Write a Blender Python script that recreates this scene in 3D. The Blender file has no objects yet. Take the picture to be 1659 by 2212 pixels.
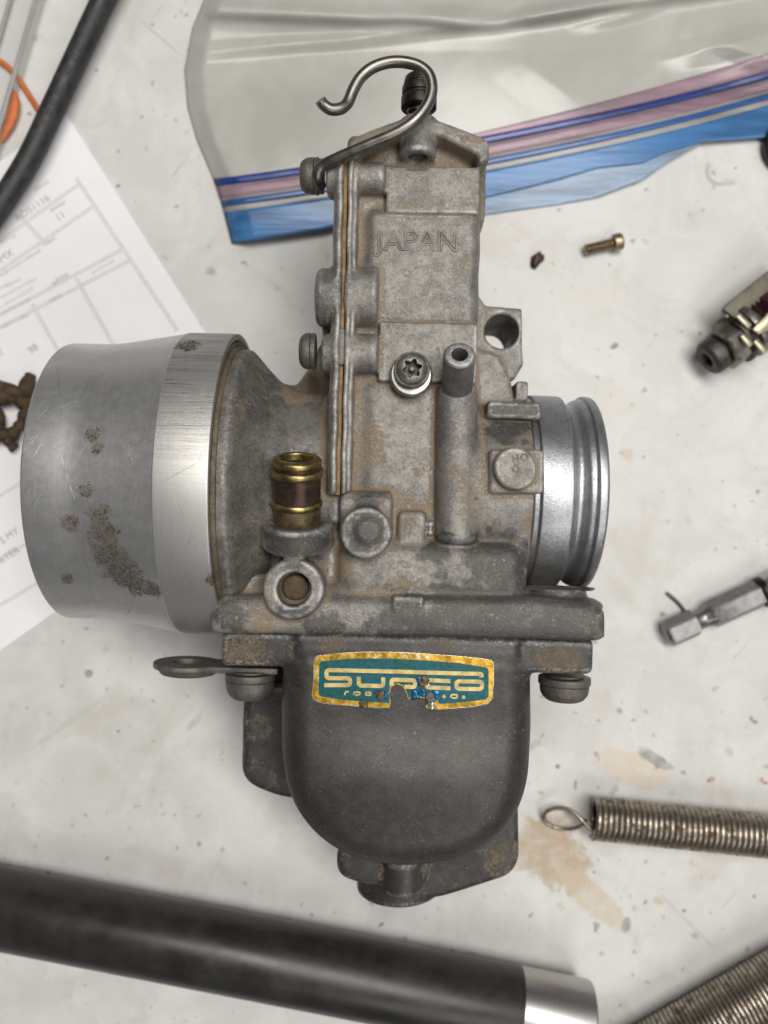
import bpy, bmesh, math, random
import numpy as np
from mathutils import Vector, Matrix, noise as mnoise

random.seed(7); np.random.seed(7)
scene = bpy.context.scene
COL = scene.collection
S = 0.001                      # everything below is written in millimetres
R = math.radians

# ------------------------------------------------------------------ camera
H = 207.0                      # lens height over the tabletop, mm
F = 1736.0                     # focal length in photo display pixels (1659 x 2212 view)
cam_d = bpy.data.cameras.new("camera"); cam = bpy.data.objects.new("camera", cam_d); COL.objects.link(cam)
cam.location = (0, 0, H * S)
cam_d.sensor_fit = 'VERTICAL'; cam_d.sensor_height = 36; cam_d.sensor_width = 27
cam_d.lens = 36 * F / 2212
cam_d.clip_start = 0.005; cam_d.clip_end = 20
cam_d.dof.use_dof = True; cam_d.dof.focus_distance = 0.153; cam_d.dof.aperture_fstop = 12.5
scene.camera = cam

# ------------------------------------------------------------------ world and lamps
world = bpy.data.worlds.new("World"); scene.world = world; world.use_nodes = True
bg = world.node_tree.nodes["Background"]
bg.inputs[0].default_value = (0.95, 0.97, 1.0, 1); bg.inputs[1].default_value = 0.10

def area(name, loc, target, sx, sy, power, col):
    l = bpy.data.lights.new(name, 'AREA'); l.shape = 'RECTANGLE'; l.size = sx; l.size_y = sy
    l.energy = power; l.color = col
    o = bpy.data.objects.new(name, l); COL.objects.link(o); o.location = loc
    d = Vector(target) - Vector(loc)
    o.rotation_euler = d.to_track_quat('-Z', 'Y').to_euler()
    return o
area("ceiling_tube_lamp", (0.16, 0.19, 0.90), (0, 0, 0), 0.7, 0.24, 7.6, (1.0, 0.965, 0.91))
area("bench_lamp", (0.35, -0.60, 0.80), (0, 0, 0), 0.6, 0.36, 2.3, (1.0, 0.97, 0.93))
area("window_side_lamp", (1.10, 0.30, 0.85), (0, 0, 0), 0.6, 0.7, 1.1, (0.95, 0.97, 1.0))

vs = scene.view_settings
scene.display_settings.display_device = 'sRGB'
vs.view_transform = 'Standard'; vs.look = 'None'; vs.exposure = 0.12; vs.gamma = 1.0
try: vs.use_curve_mapping = False
except Exception: pass
try:
    scene.cycles.use_denoising = True
    scene.cycles.denoiser = 'OPENIMAGEDENOISE'
    scene.cycles.max_bounces = 8
    scene.cycles.sample_clamp_indirect = 6
except Exception: pass

# ------------------------------------------------------------------ coordinates
def P(px, py, z):
    k = (H - z) / F
    return Vector(((px - 829.5) * k, -(py - 1106) * k, z))
TH = R(-1.4)                   # the carburettor lies turned by this much
cT, sT = math.cos(-TH), math.sin(-TH)
def L(px, py, z):
    w = P(px, py, z)
    return Vector((cT * w.x - sT * w.y, sT * w.x + cT * w.y, w.z))

# ------------------------------------------------------------------ material kit
def lin(r, g, b):
    f = lambda c: (c / 255 / 12.92) if c / 255 <= .04045 else ((c / 255 + .055) / 1.055) ** 2.4
    return (f(r), f(g), f(b), 1)

class Mat:
    def __init__(s, name):
        s.mat = bpy.data.materials.new(name); s.mat.use_nodes = True
        s.nt = s.mat.node_tree; s.b = s.nt.nodes["Principled BSDF"]
        tc = s.new('ShaderNodeTexCoord'); vm = s.new('ShaderNodeVectorMath'); vm.operation = 'SCALE'
        vm.inputs['Scale'].default_value = 1000
        s.nt.links.new(tc.outputs['Object'], vm.inputs[0]); s.vec = vm.outputs[0]
    def new(s, t): return s.nt.nodes.new(t)
    def put(s, sock, v):
        if hasattr(v, 'is_output'): s.nt.links.new(v, sock)
        elif isinstance(v, (tuple, list)) and len(v) == 3 and sock.type == 'RGBA': sock.default_value = (*v, 1)
        else: sock.default_value = v
    def set(s, **kw):
        for k, v in kw.items(): s.put(s.b.inputs[k.replace('_', ' ')], v)
        return s
    def noise(s, scale, detail=4, rough=.55, dist=0, vec=None, col=False):
        n = s.new('ShaderNodeTexNoise'); s.put(n.inputs['Vector'], vec or s.vec)
        n.inputs['Scale'].default_value = scale; n.inputs['Detail'].default_value = detail
        n.inputs['Roughness'].default_value = rough; n.inputs['Distortion'].default_value = dist
        return n.outputs['Color' if col else 'Fac']
    def voro(s, scale, vec=None, feature='F1', rand=1.0):
        n = s.new('ShaderNodeTexVoronoi'); n.feature = feature; s.put(n.inputs['Vector'], vec or s.vec)
        n.inputs['Scale'].default_value = scale; n.inputs['Randomness'].default_value = rand
        return n
    def map(s, v, a, b, c=0.0, d=1.0, smooth=True):
        n = s.new('ShaderNodeMapRange'); n.interpolation_type = 'SMOOTHSTEP' if smooth else 'LINEAR'
        for i, x in enumerate((v, a, b, c, d)): s.put(n.inputs[i], x)
        return n.outputs[0]
    def math(s, op, a, b=0.0, clamp=False):
        n = s.new('ShaderNodeMath'); n.operation = op; n.use_clamp = clamp
        s.put(n.inputs[0], a); s.put(n.inputs[1], b); return n.outputs[0]
    def mix(s, f, a, b):
        n = s.new('ShaderNodeMix'); n.data_type = 'RGBA'
        s.put(n.inputs[0], f); s.put(n.inputs[6], a); s.put(n.inputs[7], b); return n.outputs[2]
    def mixf(s, f, a, b):
        n = s.new('ShaderNodeMix'); n.data_type = 'FLOAT'
        s.put(n.inputs[0], f); s.put(n.inputs[2], a); s.put(n.inputs[3], b); return n.outputs[0]
    def attr(s, name):
        n = s.new('ShaderNodeAttribute'); n.attribute_name = name; return n.outputs['Fac']
    def sep(s, v=None):
        n = s.new('ShaderNodeSeparateXYZ'); s.put(n.inputs[0], v or s.vec); return n.outputs
    def comb(s, x, y, z):
        n = s.new('ShaderNodeCombineXYZ'); s.put(n.inputs[0], x); s.put(n.inputs[1], y); s.put(n.inputs[2], z); return n.outputs[0]
    def vmath(s, op, a, b):
        n = s.new('ShaderNodeVectorMath'); n.operation = op; s.put(n.inputs[0], a); s.put(n.inputs[1], b)
        return n.outputs['Value'] if op in ('DISTANCE', 'LENGTH', 'DOT_PRODUCT') else n.outputs[0]
    def bump(s, h, strength=.5, dist=.1, prev=None):
        n = s.new('ShaderNodeBump'); n.inputs['Strength'].default_value = strength
        n.inputs['Distance'].default_value = dist * S; s.put(n.inputs['Height'], h)
        if prev is not None: s.put(n.inputs['Normal'], prev)
        return n.outputs[0]
    def blob(s, c, rad, jit=.45, scale=.35):
        """a soft irregular patch round a point: 1 inside, 0 outside"""
        d = s.vmath('DISTANCE', s.vec, tuple(c))
        n = s.noise(scale, 5, .65)
        e = s.math('ADD', s.math('DIVIDE', d, rad), s.math('MULTIPLY', s.math('SUBTRACT', n, .5), jit * 3))
        return s.map(e, 1.05, .55)

def cast(name, light, dark, dust, dust_amt=.5, dark_amt=.4, metal=.65, rough=.5, grime=(.03, .027, .024), blobs=(), dark_blobs=(), soot=(), shine=.5, edge=.5, relief=.62):
    m = Mat(name)
    curv = m.attr('curv')
    n1 = m.noise(.10, 6, .62); n2 = m.noise(.42, 6, .65); n3 = m.noise(1.7, 5, .7); n4 = m.noise(4.5, 3, .7)
    base = m.mix(m.map(m.math('ADD', m.math('MULTIPLY', n1, .5), m.math('MULTIPLY', n2, .5)), .40, .60), dark, light)
    grain = m.noise(2.2, 3, .8)
    base = m.mix(m.map(n3, .35, .72, 0, .45), base, tuple(x * .6 for x in dark))
    base = m.mix(m.map(grain, .36, .64, 0, .34), base, tuple(x * 1.35 for x in light))
    grain = m.noise(2.2, 3, .8)
    so = None
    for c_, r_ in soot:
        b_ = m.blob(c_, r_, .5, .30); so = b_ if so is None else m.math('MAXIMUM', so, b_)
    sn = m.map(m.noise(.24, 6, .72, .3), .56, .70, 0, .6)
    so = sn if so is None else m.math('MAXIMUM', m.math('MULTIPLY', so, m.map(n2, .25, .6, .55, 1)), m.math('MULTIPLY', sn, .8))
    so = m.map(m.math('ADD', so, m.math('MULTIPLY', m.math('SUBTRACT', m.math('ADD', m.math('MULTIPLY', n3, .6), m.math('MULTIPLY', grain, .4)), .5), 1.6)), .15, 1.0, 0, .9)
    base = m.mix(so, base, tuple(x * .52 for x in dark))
    # clay coloured dust: drifts, and the packed dirt in inner corners
    dn = m.noise(.16, 6, .7, .4)
    d = m.map(dn, .60 - .22 * dust_amt, .72, 0, .85)
    conc = m.map(m.math('ADD', curv, m.math('MULTIPLY', m.math('SUBTRACT', n2, .5), .5)), .0, -.34)
    d = m.math('MAXIMUM', d, m.math('MULTIPLY', conc, .9))
    for c, r_ in blobs: d = m.math('MAXIMUM', d, m.math('MULTIPLY', m.blob(c, r_), .95))
    for c, r_ in dark_blobs: d = m.math('MULTIPLY', d, m.math('SUBTRACT', 1.0, m.math('MULTIPLY', m.blob(c, r_), .85)))
    d = m.math('MULTIPLY', m.math('MULTIPLY', d, m.map(n3, .2, .62, .45, 1)), m.map(grain, .3, .7, .6, 1))
    d = m.math('MULTIPLY', m.math('MULTIPLY', d, min(1, .55 + dust_amt * .5)), m.math('SUBTRACT', 1.0, m.math('MULTIPLY', so, .6)))
    d = m.map(m.math('ADD', d, m.math('MULTIPLY', m.math('SUBTRACT', n3, .5), 1.3)), .18, .85, 0, .9)
    dcol = m.mix(m.map(n2, .3, .7), dust, tuple(x * .62 for x in dust))
    c = m.mix(d, base, dcol)
    # grime specks and stains
    g = m.math('MULTIPLY', m.map(m.noise(.9, 6, .72), .56, .68), dark_amt)
    g = m.math('MAXIMUM', g, m.math('MULTIPLY', m.map(n4, .60, .72), dark_amt * .8))
    c = m.mix(g, c, grime)
    # rubbed bright metal: high grain and proud edges
    sp = m.math('MULTIPLY', m.map(m.noise(1.8, 5, .78), .575, .66), m.map(m.noise(.22, 4, .6), .44, .62))
    ed = m.math('MULTIPLY', m.math('MULTIPLY', m.map(m.math('ADD', curv, m.math('MULTIPLY', m.math('SUBTRACT', n3, .5), 1.6)), .30, .8), m.map(n2, .40, .60, .15, 1)), edge)
    br = m.math('MAXIMUM', m.math('MULTIPLY', sp, shine), ed)
    c = m.mix(br, c, (.46, .46, .47))
    m.set(Base_Color=c)
    m.set(Metallic=m.math('MAXIMUM', m.math('MULTIPLY', m.math('SUBTRACT', 1.0, d), metal), m.math('MULTIPLY', br, .9)))
    m.set(Roughness=m.mixf(br, m.mixf(d, rough, .92), .33))
    h = m.math('ADD', m.math('MULTIPLY', n3, .6), m.math('MULTIPLY', n4, .4))
    m.set(Normal=m.bump(m.math('ADD', h, m.math('MULTIPLY', n2, .5)), relief, .28))
    return m.mat

def simple(name, col, rough=.5, metal=0.0, var=.25, scale=.8, bump=.15, **kw):
    m = Mat(name)
    n = m.noise(scale, 5, .65)
    c = m.mix(m.map(n, .3, .72), tuple(x * (1 - var) for x in col[:3]), tuple(min(1, x * (1 + var * .6)) for x in col[:3]))
    m.set(Base_Color=c, Roughness=m.map(n, .3, .7, rough * .85, min(1, rough * 1.15)), Metallic=metal)
    if bump: m.set(Normal=m.bump(m.noise(scale * 4, 4, .6), bump, .1))
    for k, v in kw.items(): m.put(m.b.inputs[k], v)
    return m.mat

# ------------------------------------------------------------------ mesh kit
def link(name, me, mat=None, parent=None, loc=None, rot=None, matrix=None, smooth=True):
    o = bpy.data.objects.new(name, me); COL.objects.link(o)
    if mat: me.materials.append(mat)
    if parent is not None: o.parent = parent
    if matrix is not None: o.matrix_local = matrix
    if loc is not None: o.location = loc
    if rot is not None: o.rotation_euler = rot
    if smooth and len(me.polygons): me.polygons.foreach_set('use_smooth', np.ones(len(me.polygons), dtype=bool))
    return o
def tag(o, label, cat, group=None, kind=None):
    if label: o['label'] = label
    if cat: o['category'] = cat
    if group: o['group'] = group
    if kind: o['kind'] = kind
    return o
def empty(name, loc=(0, 0, 0), rz=0):
    o = bpy.data.objects.new(name, None); COL.objects.link(o); o.location = [c * S for c in loc]; o.rotation_euler = (0, 0, rz)
    o.empty_display_size = .01
    return o
def mesh_np(name, V, Q):
    """quads from numpy"""
    me = bpy.data.meshes.new(name); V = np.asarray(V, np.float32); Q = np.asarray(Q, np.int32)
    me.vertices.add(len(V)); me.vertices.foreach_set('co', (V * S).astype(np.float32).ravel())
    k = Q.shape[1]
    me.loops.add(Q.size); me.loops.foreach_set('vertex_index', Q.ravel())
    me.polygons.add(len(Q)); me.polygons.foreach_set('loop_start', np.arange(0, Q.size, k, dtype=np.int32))
    me.update(calc_edges=True); me.validate()
    return me
def from_bm(name, bm):
    bmesh.ops.recalc_face_normals(bm, faces=bm.faces)
    bmesh.ops.scale(bm, vec=(S, S, S), verts=bm.verts)
    me = bpy.data.meshes.new(name); bm.to_mesh(me); bm.free(); return me
def sharp(o, ang=35):
    o.data.set_sharp_from_angle(angle=R(ang)); return o

def fillet(pts, r, n=4, closed=False):
    out = []; N = len(pts)
    for i, p in enumerate(pts):
        if not closed and i in (0, N - 1): out.append(tuple(p)); continue
        a = Vector(pts[i - 1]); b = Vector(p); c = Vector(pts[(i + 1) % N])
        rr = min(r if not isinstance(r, (list, tuple)) else r[i], (a - b).length * .45, (c - b).length * .45)
        if rr < 1e-4: out.append(tuple(p)); continue
        s = b + (a - b).normalized() * rr; e = b + (c - b).normalized() * rr
        for k in range(n + 1):
            t = k / n; out.append(tuple((1 - t) ** 2 * s + 2 * t * (1 - t) * b + t * t * e))
    return out
def frame(origin, axis, up=(0, 0, 1)):
    z = Vector(axis).normalized(); u = Vector(up)
    if abs(z.dot(u)) > .95: u = Vector((0, 1, 0))
    x = u.cross(z).normalized(); y = z.cross(x)
    m = Matrix((x, y, z)).transposed().to_4x4(); m.translation = Vector(origin) * S
    return m
def lathe(name, prof, mat, parent, origin, axis, seg=64, jitter=0, closed=True, smooth_ang=40):
    """prof: (t along axis, r) ; closed = profile ends joined to make a solid"""
    V = []; Q = []; n = len(prof)
    for (t, r_) in prof:
        for k in range(seg):
            a = 2 * math.pi * k / seg
            rr = r_ + (random.uniform(-jitter, jitter) if jitter else 0)
            V.append((rr * math.cos(a), rr * math.sin(a), t))
    last = n if closed else n - 1
    for i in range(last):
        j = (i + 1) % n
        for k in range(seg):
            k2 = (k + 1) % seg
            Q.append((i * seg + k, i * seg + k2, j * seg + k2, j * seg + k))
    me = mesh_np(name, V, Q)
    bm = bmesh.new(); bm.from_mesh(me); bmesh.ops.remove_doubles(bm, verts=bm.verts, dist=1e-7)
    bmesh.ops.recalc_face_normals(bm, faces=bm.faces); bm.to_mesh(me); bm.free()
    o = link(name, me, mat, parent, matrix=frame(origin, axis)); sharp(o, smooth_ang); return o
def spline(pts, per=8, closed=False):
    pts = [Vector(p) for p in pts]; out = []; n = len(pts)
    rng = range(n) if closed else range(n - 1)
    for i in rng:
        if closed: p0, p1, p2, p3 = pts[i - 1], pts[i], pts[(i + 1) % n], pts[(i + 2) % n]
        else: p0, p1, p2, p3 = pts[max(i - 1, 0)], pts[i], pts[i + 1], pts[min(i + 2, n - 1)]
        for k in range(per):
            t = k / per
            out.append(.5 * ((2 * p1) + (p2 - p0) * t + (2 * p0 - 5 * p1 + 4 * p2 - p3) * t * t + (3 * p1 - p0 - 3 * p2 + p3) * t ** 3))
    if not closed: out.append(pts[-1])
    return out
def sweep(name, pts, rad, mat, parent=None, seg=12, closed=False, flat=1.0, caps=True):
    pts = [Vector(p) for p in pts]; n = len(pts); V = []; Q = []
    t0 = (pts[1] - pts[0]).normalized(); u = Vector((0, 0, 1)) if abs(t0.z) < .9 else Vector((1, 0, 0))
    for i, p in enumerate(pts):
        if closed: t = (pts[(i + 1) % n] - pts[i - 1]).normalized()
        else: t = (pts[min(i + 1, n - 1)] - pts[max(i - 1, 0)]).normalized()
        u = (u - t * u.dot(t)).normalized(); w = t.cross(u)
        r_ = rad(i / (n - 1)) if callable(rad) else rad
        for k in range(seg):
            a = 2 * math.pi * k / seg
            V.append(p + w * (r_ * math.cos(a)) + u * (r_ * flat * math.sin(a)))
    for i in range(n if closed else n - 1):
        j = (i + 1) % n
        for k in range(seg):
            k2 = (k + 1) % seg; Q.append((i * seg + k, i * seg + k2, j * seg + k2, j * seg + k))
    me = mesh_np(name, [tuple(v) for v in V], Q)
    if caps and not closed:
        bm = bmesh.new(); bm.from_mesh(me); bm.verts.ensure_lookup_table()
        bm.faces.new([bm.verts[k] for k in range(seg)][::-1]); bm.faces.new([bm.verts[(n - 1) * seg + k] for k in range(seg)])
        bmesh.ops.recalc_face_normals(bm, faces=bm.faces); bm.to_mesh(me); bm.free()
    o = link(name, me, mat, parent); sharp(o, 60); return o
def prism(name, poly, z0, z1, mat, parent=None, bev=0.0, matrix=None, holes=(), seg=2):
    """poly: xy list in mm, extruded from z0 to z1, edges bevelled"""
    bm = bmesh.new()
    lo = [bm.verts.new((x, y, z0)) for x, y in poly]; f = bm.faces.new(lo)
    ex = bmesh.ops.extrude_face_region(bm, geom=[f]); vs_ = [v for v in ex['geom'] if isinstance(v, bmesh.types.BMVert)]
    bmesh.ops.translate(bm, vec=(0, 0, z1 - z0), verts=vs_)
    bmesh.ops.recalc_face_normals(bm, faces=bm.faces)
    if bev:
        es = [e for e in bm.edges if len(e.link_faces) == 2 and e.calc_face_angle(0) > R(40)]
        bmesh.ops.bevel(bm, geom=es, offset=bev, segments=seg, affect='EDGES', profile=.5)
    me = from_bm(name, bm); o = link(name, me, mat, parent, matrix=matrix); sharp(o, 35); return o
def box(name, c, h, mat, parent=None, bev=.2, matrix=None):
    x, y, z = c; a, b, d = h
    return prism(name, [(x - a, y - b), (x + a, y - b), (x + a, y + b), (x - a, y + b)], z - d, z + d, mat, parent, bev, matrix)

# ------------------------------------------------------------------ signed distance castings
class Field:
    def __init__(s, lo, hi, h=.4):
        s.lo = np.array(lo, np.float32); s.h = h
        s.n = np.ceil((np.array(hi) - s.lo) / h).astype(int) + 1
        s.d = np.full(s.n, 6.0, np.float32)
        s.ax = [(s.lo[i] + h * np.arange(s.n[i])).astype(np.float32) for i in range(3)]
    def win(s, lo, hi, pad):
        sl = []
        for i in range(3):
            a = int(max(0, math.floor((lo[i] - pad - s.lo[i]) / s.h))); b = int(min(s.n[i], math.ceil((hi[i] + pad - s.lo[i]) / s.h) + 1))
            sl.append(slice(a, max(a, b)))
        g = (s.ax[0][sl[0]][:, None, None], s.ax[1][sl[1]][None, :, None], s.ax[2][sl[2]][None, None, :])
        return tuple(sl), g
    def add(s, f, lo, hi, k=.8, sub=False):
        sl, g = s.win(lo, hi, 3.0 + k)
        if any(x.stop <= x.start for x in sl): return
        b = f(*g).astype(np.float32); a = s.d[sl]
        if sub:
            b = -b; hh = np.clip(.5 - .5 * (b - a) / k, 0, 1); s.d[sl] = a * hh + b * (1 - hh) + k * hh * (1 - hh)
        else:
            hh = np.clip(.5 + .5 * (b - a) / k, 0, 1); s.d[sl] = b * (1 - hh) + a * hh - k * hh * (1 - hh)
    def box(s, lo, hi, r=.8, k=.8, sub=False, rot=0):
        lo = np.array(lo, float); hi = np.array(hi, float); lo, hi = np.minimum(lo, hi), np.maximum(lo, hi)
        c = (lo + hi) / 2; hf = (hi - lo) / 2; r = min(r, hf.min() * .98); ca, sa = math.cos(rot), math.sin(rot)
        def f(X, Y, Z):
            x = X - c[0]; y = Y - c[1]
            if rot: x, y = x * ca + y * sa, -x * sa + y * ca
            q = [np.abs(x) - hf[0] + r, np.abs(y) - hf[1] + r, np.abs(Z - c[2]) - hf[2] + r]
            o = np.sqrt(np.maximum(q[0], 0) ** 2 + np.maximum(q[1], 0) ** 2 + np.maximum(q[2], 0) ** 2)
            return o + np.minimum(np.maximum(np.maximum(q[0], q[1]), q[2]), 0) - r
        e = hf.max() * .5 if rot else 0
        s.add(f, lo - e, hi + e, k, sub)
    def cyl(s, a, b, ra, rb=None, r=.6, k=.8, sub=False):
        a = np.array(a, float); b = np.array(b, float); rb = ra if rb is None else rb
        Ln = np.linalg.norm(b - a); u = (b - a) / Ln; r = min(r, ra * .9, rb * .9, Ln * .45)
        def f(X, Y, Z):
            x, y, z = X - a[0], Y - a[1], Z - a[2]
            t = x * u[0] + y * u[1] + z * u[2]
            rad = np.sqrt(np.maximum(x * x + y * y + z * z - t * t, 0))
            R_ = ra + (rb - ra) * np.clip(t / Ln, 0, 1)
            q0 = rad - R_ + r; q1 = np.abs(t - Ln / 2) - Ln / 2 + r
            return np.sqrt(np.maximum(q0, 0) ** 2 + np.maximum(q1, 0) ** 2) + np.minimum(np.maximum(q0, q1), 0) - r
        m = max(ra, rb); s.add(f, np.minimum(a, b) - m, np.maximum(a, b) + m, k, sub)
    def poly(s, pts, z0, z1, r=.8, k=.8, sub=False, dome=0, dome_y=0):
        p = np.array(pts, float); r = min(r, (z1 - z0) * .48); zt = z1
        def f(X, Y, Z):
            d2 = sd_poly(np.broadcast_to(X[:, :, 0], (X.shape[0], Y.shape[1])), np.broadcast_to(Y[:, :, 0], (X.shape[0], Y.shape[1])), p)[:, :, None]
            z1 = zt
            if dome:
                e = np.clip(-d2 / 20, 0, 1); yy = np.clip((dome_y - Y) / 14, 0, 1); z1 = zt + dome * (1 - (1 - e) ** 2) * yy * yy * (3 - 2 * yy)
            q0 = d2 + r; q1 = np.abs(Z - (z0 + z1) / 2) - (z1 - z0) / 2 + r
            return np.sqrt(np.maximum(q0, 0) ** 2 + np.maximum(q1, 0) ** 2) + np.minimum(np.maximum(q0, q1), 0) - r
        s.add(f, (*p.min(0), z0), (*p.max(0), z1 + dome), k, sub)
    def lathe_x(s, prof, yc, zc, k=.8, sub=False):
        p = np.array(prof, float); m = p[:, 1].max()
        def f(X, Y, Z):
            sz = 1 - .12 * np.clip((X + 28) / 9, 0, 1)      # the throat is flatter front to back near the slide
            rad = np.sqrt((Y - yc) ** 2 + ((Z - zc) / sz) ** 2); xx = np.broadcast_to(X, rad.shape)
            return sd_poly(xx, rad, p)
        s.add(f, (p[:, 0].min(), yc - m, zc - m), (p[:, 0].max(), yc + m, zc + m), k, sub)
    def mesh(s, name, mat, parent, rough=.10):
        d = s.d; h = s.h; n = s.n
        dc = np.clip(d, -3, 3)
        def blur(a, r_):
            for ax in range(3):
                c = np.cumsum(np.concatenate([np.repeat(np.take(a, [0], ax), r_ + 1, ax), a, np.repeat(np.take(a, [-1], ax), r_, ax)], ax), axis=ax, dtype=np.float64)
                w = 2 * r_ + 1; N = a.shape[ax]
                a = ((np.take(c, range(w, w + N), ax) - np.take(c, range(0, N), ax)) / w).astype(np.float32)
            return a
        curv = blur(dc, max(1, int(round(1.0 / h)))) - dc
        ins = d < 0
        cnt = np.zeros(n - 1, np.int8)
        for i in (0, 1):
            for j in (0, 1):
                for l in (0, 1): cnt += ins[i:n[0] - 1 + i, j:n[1] - 1 + j, l:n[2] - 1 + l]
        act = np.argwhere((cnt > 0) & (cnt < 8)); m = len(act)
        vid = np.full(n - 1, -1, np.int32); vid[tuple(act.T)] = np.arange(m)
        offs = [(i, j, l) for i in (0, 1) for j in (0, 1) for l in (0, 1)]
        val = np.stack([d[tuple((act + o).T)] for o in offs], 1)
        acc = np.zeros((m, 3)); num = np.zeros(m)
        for a in range(8):
            for b in range(a + 1, 8):
                oa, ob = np.array(offs[a]), np.array(offs[b])
                if np.abs(oa - ob).sum() != 1: continue
                va, vb = val[:, a], val[:, b]; cr = (va < 0) != (vb < 0)
                t = np.where(cr, va / np.where(cr, va - vb, 1), 0)[:, None]
                acc += np.where(cr[:, None], oa + (ob - oa) * t, 0); num += cr
        loc = act + acc / num[:, None]
        V = s.lo + loc * h
        cv = curv[tuple(np.clip(np.round(loc).astype(int), 0, n - 1).T)]
        Q = []
        for ax in range(3):
            e1, e2 = [(1, 2), (2, 0), (0, 1)][ax]
            sl0 = [slice(None)] * 3; sl1 = [slice(None)] * 3; sl0[ax] = slice(0, -1); sl1[ax] = slice(1, None)
            A = ins[tuple(sl0)]; B = ins[tuple(sl1)]
            e = np.argwhere(A != B); e = e[(e[:, e1] > 0) & (e[:, e2] > 0) & (e[:, e1] < n[e1] - 1) & (e[:, e2] < n[e2] - 1)]
            fl = A[tuple(e.T)]
            def at(d1, d2):
                q = e.copy(); q[:, e1] -= d1; q[:, e2] -= d2; return vid[tuple(q.T)]
            q = np.stack([at(1, 1), at(0, 1), at(0, 0), at(1, 0)], 1)
            q[~fl] = q[~fl][:, ::-1]; Q.append(q)
        Q = np.concatenate(Q); Q = Q[(Q >= 0).all(1)]
        # uneven skin of a casting
        if rough:
            ph = V * np.array([.9, 1.1, 1.0])
            V = V + (np.sin(ph[:, [1, 2, 0]] * .55 + 1.3) * np.sin(ph[:, [2, 0, 1]] * .43)) * rough
        me = mesh_np(name, V, Q)
        at_ = me.attributes.new('curv', 'FLOAT', 'POINT')
        if len(at_.data) == len(cv): at_.data.foreach_set('value', (np.clip(cv / .22, -1, 1)).astype(np.float32))
        return link(name, me, mat, parent)
def sd_poly(X, Y, p):
    n = len(p); d = (X - p[0, 0]) ** 2 + (Y - p[0, 1]) ** 2; sg = np.ones(X.shape, bool)
    for i in range(n):
        a = p[i]; b = p[i - 1]; e = b - a; wx = X - a[0]; wy = Y - a[1]
        t = np.clip((wx * e[0] + wy * e[1]) / max(e @ e, 1e-9), 0, 1)
        d = np.minimum(d, (wx - e[0] * t) ** 2 + (wy - e[1] * t) ** 2)
        c1 = Y >= a[1]; c2 = Y < b[1]; c3 = e[0] * wy > e[1] * wx
        sg ^= (c1 & c2 & c3) | (~c1 & ~c2 & ~c3)
    d = np.sqrt(d); return np.where(sg, d, -d)
def LB(x0, x1, y0, y1, zt, zb):
    """photo-pixel box at its top height -> local box corners"""
    xm, ym = (x0 + x1) / 2, (y0 + y1) / 2
    return (L(x0, ym, zt).x, L(xm, y1, zt).y, zb), (L(x1, ym, zt).x, L(xm, y0, zt).y, zt)
def LP(pts, z): return [tuple(L(x, y, z).xy) for x, y in pts]

# ------------------------------------------------------------------ materials
TAN = (.275, .198, .122)
M_body = cast("zinc_body", (.285, .270, .246), (.140, .134, .125), TAN, .84, .45, .55, .52, shine=.75,
    blobs=[(L(760, 520, 48), 5), (L(790, 300, 50), 7), (L(790, 960, 48), 6), (L(650, 1230, 50), 6), (L(1000, 330, 48), 7), (L(1050, 900, 48), 4), (L(735, 1160, 52), 4),
           (L(730, 1220, 52), 4), (L(870, 1110, 50), 5), (L(560, 1345, 54), 4), (L(1150, 930, 49), 3.5), (L(1150, 1120, 50), 4), (L(880, 1290, 52), 5)],
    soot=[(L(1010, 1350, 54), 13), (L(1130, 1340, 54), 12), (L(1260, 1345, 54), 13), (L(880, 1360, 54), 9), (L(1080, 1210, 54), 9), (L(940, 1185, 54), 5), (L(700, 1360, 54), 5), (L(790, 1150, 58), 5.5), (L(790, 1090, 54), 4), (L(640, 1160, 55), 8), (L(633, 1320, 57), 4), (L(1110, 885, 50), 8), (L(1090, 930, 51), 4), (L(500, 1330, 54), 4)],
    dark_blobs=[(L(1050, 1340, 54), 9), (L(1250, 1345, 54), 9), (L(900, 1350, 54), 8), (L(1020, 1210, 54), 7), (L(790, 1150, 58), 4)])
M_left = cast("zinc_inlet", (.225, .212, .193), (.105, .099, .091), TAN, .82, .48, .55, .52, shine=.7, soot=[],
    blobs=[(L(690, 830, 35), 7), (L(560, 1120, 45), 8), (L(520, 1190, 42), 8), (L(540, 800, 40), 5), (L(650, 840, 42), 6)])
M_bowl = cast("zinc_bowl", (.060, .0565, .0535), (.035, .0335, .0325), (.20, .148, .095), .62, .35, .45, .46, shine=.3, edge=.4, relief=.24,
    blobs=[(L(540, 1410, 50), 6), (L(720, 1395, 52), 4), (L(1200, 1425, 50), 6), (L(1060, 1900, 25), 9), (L(870, 1890, 30), 6), (L(560, 1560, 30), 6), (L(560, 1650, 30), 4), (L(950, 1398, 53), 4), (L(1000, 1905, 25), 7), (L(1080, 1840, 28), 7), (L(500, 1400, 50), 4), (L(580, 1425, 50), 3)],
    dark_blobs=[(L(880, 1600, 55), 24), (L(880, 1720, 55), 20)])
M_spigot = cast("spigot_metal", (.43, .44, .455), (.32, .325, .34), (.2, .17, .13), 0.0, .10, .95, .40, shine=.35, relief=.30, edge=.3)
M_screw = cast("old_screw_steel", (.17, .155, .135), (.095, .085, .075), (.17, .125, .085), .6, .5, .6, .5, shine=.35)
M_wash = simple("bright_washer", (.40, .385, .35), .38, .9, .3, .8)
M_steelwire = simple("hook_wire_steel", (.20, .187, .168), .38, 1.0, .2, .35, .03)
M_gasket = simple("gasket_paper", (.27, .17, .075), .85, 0, .45, .6, .4)
M_brass = simple("worn_brass", (.32, .25, .105), .38, 1.0, .35, .7, .1)
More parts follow.
